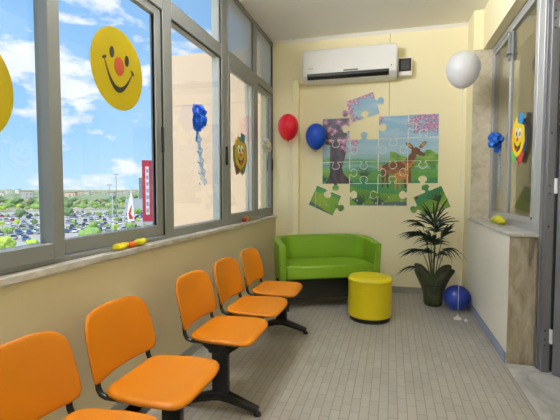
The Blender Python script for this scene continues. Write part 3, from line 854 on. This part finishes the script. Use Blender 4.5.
def poly(bm, P, z0, z1, mi): prism(bm, P, z0, z1, mi)
def clown(basis, loc, label, cols, rot=0, s=1.0, w=1.0):
    r = empty('clown_face'); tag(r, label, 'decoration')
    def part(name, P, z, m):
        bm = bmesh.new(); poly(bm, [(x*s*w,y*s) for x,y in P], z, z+.003, 0); obj(name, tomesh(bm), r, m)
    hat, hairl, hairr, bowl, bowr, face = cols
    part('backing', [(-.10,.12),(-.02,.17),(.10,.15),(.175,.08),(.185,-.06),(.13,-.15),(.02,-.20),(-.08,-.16),(-.155,-.06),(-.16,.05)], 0, hairr)
    part('hair', [(-.17,.07),(-.10,.10),(-.09,-.05),(-.13,-.13),(-.18,-.05)], .003, hairl)
    part('collar', [(-.16,-.10),(-.02,-.13),(-.04,-.20),(-.11,-.21)], .0032, bowl)
    part('collar', [(0,-.13),(.14,-.10),(.10,-.19),(.03,-.22)], .0032, bowr)
    star = [(-.06,.19),(-.02,.13),(.04,.16),(.07,.12),(.12,.10),(.13,.04),(.15,-.02),(.12,-.08),(.07,-.13),(0,-.16),(-.07,-.13),(-.12,-.08),(-.14,0),(-.13,.06),(-.12,.15),(-.09,.11)]
    part('face', star, .006, face)
    part('hat', [(-.01,.13),(.09,.11),(.12,.19),(.02,.215)], .0095, hat)
    def dsc(name, cx, cy, rx, ry, z, m):
        bm = bmesh.new(); disc(bm, cx*s*w, cy*s, rx*s*w, ry*s, z, z+.0015, 0, 26); obj(name, tomesh(bm), r, m)
    W = mat('decal_white', rgb(232,232,228), .5); K = M_ink; Rd = mat('decal_red', rgb(214,58,40), .5)
    for sx in (-.038,.038):
        dsc('eye', sx, .045, .030, .042, .009, W); dsc('pupil', sx+.008, .035, .012, .020, .0106, K)
    dsc('nose', -.005, -.012, .020, .018, .0106, Rd)
    part('mouth', [(-.075,-.035),(-.04,-.062),(0,-.072),(.04,-.062),(.078,-.030),(.055,-.088),(0,-.115),(-.05,-.09)], .009, K)
    part('tongue', [(-.03,-.082),(0,-.078),(.03,-.082),(.02,-.102),(-.02,-.102)], .0122, Rd)
    place(r, basis, loc, rot)
dY = mat('decal_yellow', rgb(240,206,20), .5); dB = mat('decal_blue', rgb(24,140,200), .5); dG = mat('decal_green', rgb(120,200,90), .5)
dO = mat('decal_orange', rgb(236,124,24), .5); dR = mat('decal_crimson', rgb(206,58,62), .5); dN = mat('decal_navy', rgb(24,44,96), .5)
dT = mat('decal_teal', rgb(40,120,120), .5); dBr = mat('decal_brown', rgb(88,66,26), .5); dM = mat('decal_mustard', rgb(196,168,20), .5); dOl = mat('decal_olive', rgb(76,110,62), .5)
dO2 = mat('decal_rust', rgb(176,96,28), .5)
clown(LW, (-1.484, 3.895, 1.605), 'clown face with olive hair and mustard face on the left window wall', (dT, dOl, dO2, dBr, dOl, dM), .05, 1.0, 1.12)
clown(RW, (.980, 3.66, 1.655), 'bright yellow clown face with blue hat on the right-hand window', (dB, dO, dN, dG, dR, dY), -.12, .95, 1.25)

def bow(basis, loc, label, m, mtail, R=.10, tail=.50, seed=1, drift=0.0):
    rnd = random.Random(seed); r = empty('ribbon_bow'); tag(r, label, 'ribbon bow')
    bm = bmesh.new()
    for k in range(34):
        a = rnd.uniform(0, 2*PI); el = rnd.uniform(.05, 1.35)
        d = Vector((math.cos(a)*math.cos(el), math.sin(a)*math.cos(el), math.sin(el)*.95)); L_ = R*rnd.uniform(.8,1.1)
        w = d.cross(Vector((rnd.random(),rnd.random(),rnd.random()))).normalized(); n = d.cross(w)
        prev = None
        for i in range(13):
            t = 2*PI*i/12
            c = d*(L_*(1-math.cos(t))/2) + n*(math.sin(t)*L_*.24)+Vector((0,0,.012))
            c.z = max(c.z, .002)
            p, q = bm.verts.new(c+w*.018), bm.verts.new(c-w*.018)
            p.co.z = max(p.co.z,.001); q.co.z = max(q.co.z,.001)
            if prev: bm.faces.new((prev[0],prev[1],q,p))
            prev = (p,q)
    obj('loops', bm, r, m, smooth=True)
    for k in range(5):
        bm = bmesh.new(); prev = None; x0 = rnd.uniform(-.025,.025); ph = rnd.uniform(0,6); rr = rnd.uniform(.010,.02); ln = tail*rnd.uniform(.75,1.0); dr = drift+rnd.uniform(-.04,.04)
        for i in range(90):
            t = i/89; y = -t*ln - R*.3; aa = ph+t*ln*75
            c = Vector((x0+dr*t+rr*math.cos(aa)*min(1,t*4), y+rr*.4*math.sin(aa), .018+rr*math.sin(aa)*.7*min(1,t*4)))
            p, q = bm.verts.new(c+Vector((0,.0065,0))), bm.verts.new(c-Vector((0,.0065,0)))
            if prev: bm.faces.new((prev[0],prev[1],q,p))
            prev = (p,q)
        obj('streamer', bm, r, mtail, smooth=True)
    bm = bmesh.new(); prev = None
    for i in range(8):
        t = i/7; c = Vector((.01*math.sin(t*5), -R*.5-t*.13, .02)); p, q = bm.verts.new(c+Vector((.022-.01*t,0,0))), bm.verts.new(c-Vector((.022-.01*t,0,0)))
        if prev: bm.faces.new((prev[0],prev[1],q,p))
        prev = (p,q)
    obj('ribbon_tail', bm, r, m)
    place(r, basis, loc)
M_rb = mat('ribbon_blue', rgb(62,140,240), .3, var=.1, trans=.5)
M_rs = mat('ribbon_silver_blue', rgb(150,190,226), .25, var=.1, trans=.2)
M_rw = mat('ribbon_white', rgb(226,222,206), .35, var=.08, trans=.25)
bow(LW, (-1.489, 2.92, 1.80), 'blue ribbon bow with pale curled streamers on the left window wall', M_rb, M_rs, .105, .50, 3, .10)
bow(LW, (-1.499, 4.68, 1.76), 'cream white ribbon bow with curled streamers on the farthest left pane', M_rw, M_rw, .105, .46, 8, -.03)
bow(RW, (.990, 4.22, 1.70), 'blue ribbon bow with silver streamers on the right-hand window', M_rb, mat('ribbon_silver_right', rgb(176,204,232), .2, var=.1), .115, .50, 5)

# ------------------------------------------------------------------ crumpled balloon toys on the sills
def lump(bm, c, r, mi, seed, sq=(1,1,1)):
    s = bmesh.ops.create_icosphere(bm, subdivisions=3, radius=r)
    for v in s['verts']:
        n = noise.noise(v.co*38+Vector((seed*3.1,seed,0)))
        v.co = Vector((v.co.x*sq[0], v.co.y*sq[1], v.co.z*sq[2]))*(1+.38*n) + Vector(c)
    for f in {f for v in s['verts'] for f in v.link_faces}: f.material_index = mi; f.smooth = True
M_ty = mat('toy_yellow', rgb(206,196,24), .4, var=.1, scale=30); M_to = mat('toy_orange', rgb(222,96,22), .4, var=.1, scale=30)
M_tg = mat('toy_green', rgb(86,140,60), .4, var=.1); M_tr = mat('toy_red', rgb(150,48,26), .4, var=.1)
def toy(loc, label, spec, rz=0):
    r = empty('foam_flower_toy', loc, rz); tag(r, label, 'toy')
    for nm, c, rad, m, sq in spec:
        bm = bmesh.new()
        for q in range(5):
            a = q*2*PI/5; lump(bm, (c[0]+math.cos(a)*rad*.35*sq[0], c[1]+math.sin(a)*rad*.45*sq[1], max(c[2], rad*.75)+.2*rad*math.sin(q*2)), rad*.72, 0, q+c[1]*10, sq)
        zm = min(v.co.z for v in bm.verts)
        bmesh.ops.translate(bm, verts=bm.verts, vec=(0,0,-zm+.0003))
        obj(nm, bm, r, m)
    return r
toy((-1.448,2.02,.91), 'yellow and orange crumpled toy on the left sill under the second pane', [('petals',(0,-.085,.02),.027,M_ty,(.9,2.1,.85)),('centre',(0,.01,.02),.022,M_to,(.9,1.5,.8)),('petals',(0,.10,.02),.027,M_ty,(.9,2.0,.85))])
toy((-1.448,3.98,.91), 'small red, orange and green toy at the far end of the left sill', [('petals',(0,-.06,.02),.027,M_tr,(.8,1.5,.9)),('centre',(0,0,.02),.028,M_to,(.8,1.2,1.1)),('petals',(0,.075,.02),.027,M_tg,(.8,1.8,1.15))])
toy((.925,4.02,.94), 'yellow crumpled toy lying on the marble ledge of the right-hand window', [('petals',(0,-.12,.02),.036,M_ty,(.9,1.6,1.0)),('centre',(0,0,.02),.037,M_ty,(.9,1.4,1.1)),('petals',(0,.13,.02),.031,M_ty,(.9,1.8,.9))])

# ------------------------------------------------------------------ outside : neighbouring wing, car park, trees, town
GZ = -15.0
M_beige = mat('render_beige', rgb(216,192,168), .85, var=.04, scale=.8, bump=.1)
wing = empty('neighbour_wing', (-2.6, 6.2, GZ)); tag(wing, 'plain beige rendered wing of the building just outside the far windows', 'building')
bm = bmesh.new(); box(bm, -3.36, XL-.21, 5.45, 9.5, GZ, 3.2)
def wp(name, bm, m): 
    o = obj(name, bm, None, m); o.parent = wing; o.matrix_parent_inverse = Matrix.Translation(-Vector(wing.location)); return o
wp('facade', bm, M_beige)
bm = bmesh.new(); box(bm, -3.36, XL-.21, 5.4485, 5.452, 2.46, 2.475); wp('joint', bm, mat('joint', rgb(198,172,150), .9))

YA = math.radians(41)
U = Vector((-math.sin(YA), math.cos(YA), 0)); V_ = Vector((math.cos(YA), math.sin(YA), 0))
def pos(u, v, z=0.0): p = U*u + V_*v; return Vector((p.x, p.y, GZ+z))
RZ = math.atan2(U.y, U.x)
def ground_mat():
    m = bpy.data.materials.new('town_ground'); m.use_nodes = True; nt = m.node_tree; L = nt.links; b = nt.nodes['Principled BSDF']; b.inputs['Roughness'].default_value = .9
    tc = nt.nodes.new('ShaderNodeTexCoord'); n = nt.nodes.new('ShaderNodeTexNoise'); n.inputs['Scale'].default_value = .018; n.inputs['Detail'].default_value = 8
    L.new(tc.outputs['Object'], n.inputs['Vector'])
    r = nt.nodes.new('ShaderNodeValToRGB'); e = r.color_ramp.elements; e[0].position = .42; e[0].color = rgb(104,128,66); e[1].position = .54; e[1].color = rgb(186,176,150)
    L.new(n.outputs['Fac'], r.inputs['Fac']); L.new(r.outputs['Color'], b.inputs['Base Color']); return m
bm = bmesh.new(); vs = [bm.verts.new(p) for p in ((-6000,-3000,GZ-.1),(3000,-3000,GZ-.1),(3000,6000,GZ-.1),(-6000,6000,GZ-.1))]; bm.faces.new(vs)
struct(obj('ground', bm, None, ground_mat()))
bm = bmesh.new(); vs = [bm.verts.new(pos(u,v,-.03)) for u,v in ((95,-75),(95,75),(345,150),(345,-150))]; bm.faces.new(vs)
struct(obj('ground_car_park', bm, None, mat('asphalt_pale', rgb(180,176,170), .9, var=.08, scale=.05)))
bm = bmesh.new()
for u0,u1 in ((203,206),(208.5,209.2)):
    vs = [bm.verts.new(pos(u,v,.0)) for u,v in ((u0,-90),(u0,90),(u1,90),(u1,-90))]; bm.faces.new(vs)
struct(obj('trim_9', bm, None, mat('kerb', rgb(206,196,184), .9)))

# cars
def car_mesh(name, paint):
    bm = bmesh.new()
    side = [(-2.1,.35),(-2.15,.75),(-1.95,.98),(-1.2,1.02),(2.0,.80),(2.15,.6),(2.12,.35)]
    prism(bm, side, -.85, .85, 0, axis='y')
    cab = [(-1.75,.98),(-1.35,1.42),(.25,1.45),(1.05,.92)]
    n0 = len(bm.faces)
    lo = 0
    prism(bm, cab, -.74, .74, 1, axis='y')
    prism(bm, [(-1.3,1.42),(-1.25,1.47),(.2,1.49),(.28,1.44)], -.70, .70, 0, axis='y')
    for x in (-1.3,1.3):
        for s in (-1,1):
            P = [(x+.33*math.cos(2*PI*k/12), .33+.33*math.sin(2*PI*k/12)) for k in range(12)]
            prism(bm, P, s*.87-.1, s*.87+.0, 2, axis='y')
    bmesh.ops.recalc_face_normals(bm, faces=bm.faces)
    me = bpy.data.meshes.new(name); bm.to_mesh(me); bm.free()
    for m in (paint, mat('car_glass', rgb(40,48,56), .1), M_black): me.materials.append(m)
    return me
paints = [('white', mat('car_white', rgb(232,232,232), .3, coat=.5)), ('silver', mat('car_silver', rgb(178,184,190), .3, .4)), ('blue', mat('car_blue', rgb(70,104,150), .3, coat=.5)),
          ('dark grey', mat('car_dark', rgb(62,66,72), .3, coat=.5)), ('red', mat('car_red', rgb(168,44,40), .3, coat=.5))]
cms = [(n, car_mesh('car_'+n.replace(' ','_'), m)) for n, m in paints]
rnd = random.Random(5); ncar = 0
def uv_of(px, d):
    a = math.radians(15.255) - math.atan((px-280)/407.0); q = Vector((-math.sin(a)*d, math.cos(a)*d, 0)); return q.dot(U), q.dot(V_)
KEEP = [uv_of(147.6,190)+(6,), uv_of(141,300)+(15,), uv_of(116.5,260)+(3.2,), uv_of(109.5,230)+(3.2,), uv_of(111,125)+(3,), uv_of(112.5,160)+(3,), uv_of(131.5,110)+(3,)]
for u, fac in ((128,.45),(150,.7),(156,.75),(171,.8),(177,.8),(192,.8),(198,.7),(218,.8),(224,.85),(239,.85),(245,.85),(260,.85),(266,.85),(282,.85),(288,.8),(304,.8),(320,.7)):
    vmax = u*.20+4; v = -vmax
    while v < vmax and ncar < 285:
        v += 2.9
        if any(math.hypot(u-a, v-b) < c for a,b,c in KEEP): continue
        if rnd.random() > fac*(.62 if u > 230 else .75): continue
        n, me = cms[rnd.choices(range(5), (5,5,2.2,2.4,.7))[0]]
        o = bpy.data.objects.new('car', me); COL.objects.link(o); o.location = pos(u, v); o.rotation_euler = (0,0,RZ+(PI if rnd.random()<.5 else 0)+rnd.uniform(-.03,.03))
        tag(o, '%s car parked among many others in the distant car park' % n, 'car', '%s cars in the distant car park' % n); ncar += 1

# trees
def tree_meshes(kind, col, h, seed):
    rd = random.Random(seed); bm = bmesh.new()
    for k in range(14):
        a = rd.uniform(0,2*PI); rr = rd.uniform(0,h*.30); c = Vector((math.cos(a)*rr, math.sin(a)*rr, h*rd.uniform(.42,.80)))
        s = bmesh.ops.create_icosphere(bm, subdivisions=2, radius=h*rd.uniform(.15,.24))
        for v in s['verts']:
            v.co = v.co*(1+.45*noise.noise(v.co*1.4+Vector((k,seed,0)))) + c
    me = bpy.data.meshes.new('crown'); bm.to_mesh(me); bm.free(); me.materials.append(col)
    bm = bmesh.new(); tube(bm, [(0,0,0),(.1,0,h*.3),(0,.1,h*.55)], [h*.03,h*.024,h*.015], 7)
    mt = bpy.data.meshes.new('trunk'); bm.to_mesh(mt); bm.free(); mt.materials.append(mat('bark', rgb(92,76,60), .9))
    return me, mt
kinds = [('bright yellow-green', tree_meshes('a', mat('leaf_bright', rgb(180,205,84), .8, var=.3, scale=1.2), 6.0, 1)),
         ('mid green', tree_meshes('b', mat('leaf_mid', rgb(138,172,92), .8, var=.3, scale=1.2), 7.0, 2)),
         ('dark green', tree_meshes('c', mat('leaf_dark', rgb(112,138,90), .8, var=.3, scale=1.0), 9.0, 3)),
         ('olive', tree_meshes('d', mat('leaf_olive', rgb(158,162,124), .8, var=.25, scale=1.0), 8.0, 4))]
def tree(u, v, k, s, where):
    n, (mc, mt) = kinds[k]
    r = empty('tree', pos(u, v), rnd.uniform(0,6)); r.scale = (s,s,s)
    for nm, me in (('crown', mc), ('trunk', mt)):
        o = bpy.data.objects.new(nm, me); COL.objects.link(o); o.parent = r
    tag(r, '%s tree %s' % (n, where), 'tree', '%s trees %s' % (n, where))
for v in (-24,-17.5,-12,-7.5,1.5,8.5,15): tree(121+rnd.uniform(-4,4), v, 0 if v < -10 or v > 6 else 1, rnd.uniform(.6,.95), 'at the near edge of the car park')
for v in (-33,-24,-13,-9,3,10,16,26): tree(164+rnd.uniform(-3,3), v, rnd.choice((0,1,1)), rnd.uniform(.45,.7), 'between near rows of parked cars')
for k in range(16): tree(209+rnd.uniform(-3,3), -42+k*5.6+rnd.uniform(-2,2), rnd.choice((1,1,2,0)), rnd.uniform(.28,.5), 'along the road crossing the car park')
for k in range(18): tree(184.5, -32+k*3.7, 1, rnd.uniform(.2,.32), 'as low shrubs along the near lane')
for k in range(22): tree(272+rnd.uniform(-2,2), -48+k*4.6, rnd.choice((1,3)), rnd.uniform(.25,.45), 'along the middle lane of the car park')
for k in range(10): tree(252+rnd.uniform(-3,3), -52+k*11.5+rnd.uniform(-3,3), rnd.choice((1,2)), rnd.uniform(.5,.8), 'between far rows of parked cars')
taken = []
def wood(n, u0, u1, ks, s0, s1, where, vw):
    c = 0; tries = 0
    while c < n and tries < 4000:
        tries += 1
        u = rnd.uniform(u0,u1); v = rnd.uniform(-vw,vw)*u; sc = rnd.uniform(s0,s1); k = rnd.choice(ks); rr = kh[k]*sc*.56
        if any(math.hypot(u-a, v-b) < rr+q for a,b,q in taken): continue
        taken.append((u,v,rr)); tree(u, v, k, sc, where); c += 1
kh = [6.0,7.0,9.0,8.0]
wood(85, 334, 405, (2,1,1,3,0), .45,.85, 'in the belt behind the car park', .25)
wood(85, 412, 560, (2,2,3,3,1), .6,1.05, 'in the distant woodland', .26)
rd = random.Random(9)
# far buildings
HL = []
for k in range(34):
    u = 620+ (k*7%34)*20; v = (-.30+.6*k/33)*u*.9; w = rd.uniform(8,15); dp = rd.uniform(8,16); h = rd.uniform(7,15)*(u/1100*.3+.75); HL.append((u, v, w/2+dp/2))
    r = empty('house', pos(u, v), RZ+rd.uniform(-.3,.3)); cc = rd.choice(((226,218,206),(206,196,184),(214,190,168),(190,186,186)))
    nm = {0:'off-white',1:'grey-beige',2:'sandy',3:'pale grey'}[((226,218,206),(206,196,184),(214,190,168),(190,186,186)).index(cc)]
    tag(r, '%s block-shaped house in the hazy town on the horizon' % nm, 'house', '%s houses on the horizon' % nm)
    bm = bmesh.new(); box(bm, -dp/2, dp/2, -w/2, w/2, 0, h); obj('wall', bm, r, mat('far_wall_'+nm, rgb(*cc), .9, var=.06, scale=.1))
    bm = bmesh.new(); box(bm, -dp/2-.5, dp/2+.5, -w/2-.5, w/2+.5, h, h+.6); obj('roof', bm, r, mat('far_roof', rgb(168,140,124), .9))
    nw = int(w/5)
    for q in range(min(nw,5)):
        for f in (1,2):
            bm = bmesh.new(); yy = -w/2+2.5+q*5; box(bm, -dp/2-.1, -dp/2, yy-.7, yy+.7, h*f/3-.8, h*f/3+.8); obj('window', bm, r, mat('far_window', rgb(90,96,104), .4))
# far wooded skyline : nobody could count it
bm = bmesh.new()
rd = random.Random(9)
for k in range(1200):
    u = rd.uniform(580,1500); v = rd.uniform(-.36,.36)*u; p = pos(u,v,0)
    if any(math.hypot(u-a, v-b) < c+16 for a,b,c in HL): continue
    s = bmesh.ops.create_icosphere(bm, subdivisions=1, radius=1)
    sx = rd.uniform(6,14); sz = rd.uniform(3.5,6)*(u/1000*.25+.75)
    for w in s['verts']: w.co = Vector((w.co.x*sx, w.co.y*sx, max(0,w.co.z*sz+sz*.5))) + p
o = obj('woodland', bm, None, mat('leaf_far', rgb(138,152,120), .9, var=.3, scale=.03)); tag(o, 'hazy green woodland spreading along the horizon beyond the car park', 'woodland', kind='stuff')  # pale leaf colour has the distance haze mixed in
# red tower with white window strip, grey block beside it
def dirpx(px, d):      # place along a compass bearing (photo column) at ground distance d
    a = math.radians(15.255) - math.atan((px-280)/407.0); return Vector((-math.sin(a)*d, math.cos(a)*d, 0))
tw = dirpx(147.6, 190); ta = math.atan2(tw.y, tw.x)
t_ = empty('red_tower', (tw.x, tw.y, GZ), ta); tag(t_, 'red tower block with a white window strip beyond the car park', 'building')
bm = bmesh.new(); box(bm, -2,2,-2.15,2.15,0,28.8); obj('tower_wall', bm, t_, mat('tower_red', rgb(172,40,66), .7, var=.04))
bm = bmesh.new(); box(bm, -2.15,-2.0,-.75,.75,5,26); obj('window_strip', bm, t_, mat('tower_strip', rgb(206,210,214), .5))
for k in range(7):
    bm = bmesh.new(); box(bm, -2.2,-2.15,-.55,.55,6+k*2.9,7.7+k*2.9); obj('window', bm, t_, mat('tower_glass', rgb(150,158,166), .2))
bm = bmesh.new(); box(bm, -2.4,2,-2.3,2.3,0,1.9); obj('ground_floor', bm, t_, mat('tower_base', rgb(160,168,184), .6))
q = dirpx(141, 300); b2 = empty('office_block', (q.x,q.y,GZ), math.atan2(q.y,q.x)); tag(b2, 'grey office block partly hidden left of the red tower', 'building')
bm = bmesh.new(); box(bm, -5,5,-3,1.2,0,24); obj('wall', bm, b2, mat('office_grey', rgb(120,132,134), .6))
bm = bmesh.new(); box(bm, -8,8,-2,10,0,9.5); obj('annex', bm, b2, mat('office_low', rgb(170,180,186), .6))
# lamp masts, flag pole and feather banner
def mast(px, d, h, r, label, nm='light_mast', head=True, col=None):
    q = dirpx(px, d); e = empty(nm, (q.x,q.y,GZ), math.atan2(q.y,q.x)); tag(e, label, 'mast')
    bm = bmesh.new(); tube(bm, [(0,0,0),(0,0,h)], [r,r*.6], 8); obj('pole', bm, e, col or mat('galvanised', rgb(150,156,160), .5, .3))
    if head:
        bm = bmesh.new(); box(bm, -.3,.3,-1.3,1.3,h-.3,h,bevel=.05); obj('lamp_head', bm, e, mat('lamp_head', rgb(120,124,128), .5))
mast(116.5, 260, 25, .28, 'tall twin-headed lamp mast on the skyline of the car park')
mast(109.5, 230, 18.5, .22, 'shorter lamp mast left of the tallest mast')
mast(111, 125, 14.4, .14, 'pale blue-grey pole standing beside the car park road', 'flag_pole', False, mat('pole_blue', rgb(150,190,196), .5))
mast(112.5, 160, 14.0, .14, 'thin white pole rising behind the pale blue-grey pole', 'flag_pole', False, mat('pole_white', rgb(220,222,224), .5))
q = dirpx(131.5, 110); e = empty('feather_banner', (q.x,q.y,GZ), math.atan2(q.y,q.x)); tag(e, 'white and red feather banner standing left of the red tower', 'banner')
bm = bmesh.new(); tube(bm, [(0,-.5,0),(0,-.5,7),(0,-.45,10.5),(0,-.1,14.5),(0,.35,16.0)], .05, 6); obj('pole', bm, e, M_white)
bm = bmesh.new(); P = [(-.46,1.2),(.75,1.0),(.9,2.6),(.62,4.6),(.2,6.6),(.1,7.2),(-.15,6.2),(-.42,3.2)]
prism(bm, [(a*1.25,b*1.3+6.6) for a,b in P], -.02, .02, 0, axis='x'); obj('cloth', bm, e, mat('banner_white', rgb(232,228,226), .7))
bm = bmesh.new(); prism(bm, [(a*1.3,b*1.3+6.6) for a,b in [(-.30,1.6),(.45,1.5),(.62,2.6),(.25,3.8),(-.05,4.4),(.05,3.2),(.22,2.6),(-.1,2.1)]], -.035, .035, 0, axis='x'); obj('red_swirl', bm, e, mat('banner_red', rgb(206,52,48), .7))

# ------------------------------------------------------------------ sky, sun, added fill lights
w = bpy.data.worlds.new('sky'); SC.world = w; w.use_nodes = True; nt = w.node_tree; L = nt.links
for n in list(nt.nodes): nt.nodes.remove(n)
out = nt.nodes.new('ShaderNodeOutputWorld'); bg = nt.nodes.new('ShaderNodeBackground'); L.new(bg.outputs[0], out.inputs[0])
tc = nt.nodes.new('ShaderNodeTexCoord'); sp = nt.nodes.new('ShaderNodeSeparateXYZ'); L.new(tc.outputs['Generated'], sp.inputs[0])
gr = nt.nodes.new('ShaderNodeValToRGB'); L.new(sp.outputs['Z'], gr.inputs['Fac']); e = gr.color_ramp.elements
e[0].position = 0.0; e[0].color = (.52,.76,.98,1); e[1].position = .6; e[1].color = (.20,.44,.86,1)
x = e.new(.12); x.color = (.36,.64,.96,1); x = e.new(.3); x.color = (.27,.54,.92,1)
mp = nt.nodes.new('ShaderNodeMapping'); mp.inputs['Scale'].default_value = (1,1,2.3); mp.inputs['Location'].default_value = (.35,.1,.0); L.new(tc.outputs['Generated'], mp.inputs['Vector'])
n1 = nt.nodes.new('ShaderNodeTexNoise'); n1.inputs['Scale'].default_value = 7.5; n1.inputs['Detail'].default_value = 10; n1.inputs['Roughness'].default_value = .55; n1.inputs['Distortion'].default_value = .15
L.new(mp.outputs[0], n1.inputs['Vector'])
cr = nt.nodes.new('ShaderNodeValToRGB'); c = cr.color_ramp.elements; c[0].position = .495; c[0].color = (0,0,0,1); c[1].position = .585; c[1].color = (1,1,1,1)
L.new(n1.outputs['Fac'], cr.inputs['Fac'])
mx = nt.nodes.new('ShaderNodeMix'); mx.data_type = 'RGBA'; L.new(cr.outputs['Color'], mx.inputs[0]); L.new(gr.outputs['Color'], mx.inputs[6]); mx.inputs[7].default_value = (.86,.90,.98,1)
L.new(mx.outputs[2], bg.inputs['Color']); bg.inputs['Strength'].default_value = 1.0

def sun(d, s, col, ang=2):
    l = bpy.data.lights.new('sun', 'SUN'); l.energy = s; l.color = col; l.angle = math.radians(ang)
    o = bpy.data.objects.new('sun', l); COL.objects.link(o); o.rotation_euler = Vector(d).to_track_quat('-Z','Y').to_euler(); return o
sun((-.03,.80,-.95), 3.6, (1,.96,.90))

def lamp(name, x, y, e_, sy, tilt):
    # unseen fill light added to mimic window daylight, tilted up into the room
    r = empty(name, (x, y, H-.14)); r['kind'] = 'structure'; r.rotation_euler = (0, -math.radians(tilt), 0)
    bm = bmesh.new(); box(bm, -.07, .07, -sy/2-.03, sy/2+.03, -.01, .03, bevel=.005); obj('fill_housing', bm, r, M_white)
    l = bpy.data.lights.new('fill_area_light','AREA'); l.shape = 'RECTANGLE'; l.size = .1; l.size_y = sy; l.energy = e_; l.color = (.94,.97,1)
    o = bpy.data.objects.new('fill_area_light', l); COL.objects.link(o); o.parent = r; o.location = (0,0,-.015)
    return r
lamp('added_fill_lamp_1', XL+.10, 1.9, 150, 1.6, 132)
lamp('added_fill_lamp_2', XL+.10, -.6, 30, 1.6, 112)

# ------------------------------------------------------------------ sub-parts : pieces that belong to a part (all share the thing's own frame)
SUB = {'louver':'air_outlet', 'display':'body', 'badge':'body', 'indicator':'body', 'cover':'window', 'pupil':'eye', 'tongue':'mouth', 'knot':'envelope', 'soil':'pot', 'red_swirl':'cloth', 'lamp_head':'pole'}
for root in [o for o in list(bpy.data.objects) if o.parent is None and o.children]:
    kids = {}
    for c_ in sorted(root.children, key=lambda o: o.name): kids.setdefault(c_.name.split('.')[0], []).append(c_)
    for a_, b_ in SUB.items():
        if a_ in kids and b_ in kids:
            for q_, c_ in enumerate(kids[a_]): c_.parent = kids[b_][min(q_, len(kids[b_])-1)]

# ------------------------------------------------------------------ camera
cam = bpy.data.cameras.new('camera'); co = bpy.data.objects.new('camera', cam); COL.objects.link(co); SC.camera = co
cam.sensor_fit = 'HORIZONTAL'; cam.sensor_width = 36; cam.lens = 407/560*36; cam.clip_start = .05; cam.clip_end = 8000
co.location = (0,0,1.25)
yaw = math.radians(15.255); pit = math.radians(2.954)
co.rotation_euler = (PI/2-pit, 0, yaw)
vs_ = SC.view_settings; vs_.view_transform = 'Standard'; vs_.look = 'None'; vs_.gamma = 1; vs_.use_curve_mapping = False; vs_.exposure = 0.3
SC.cycles.transparent_max_bounces = 24
SC.cycles.max_bounces = 10
SC.cycles.diffuse_bounces = 6
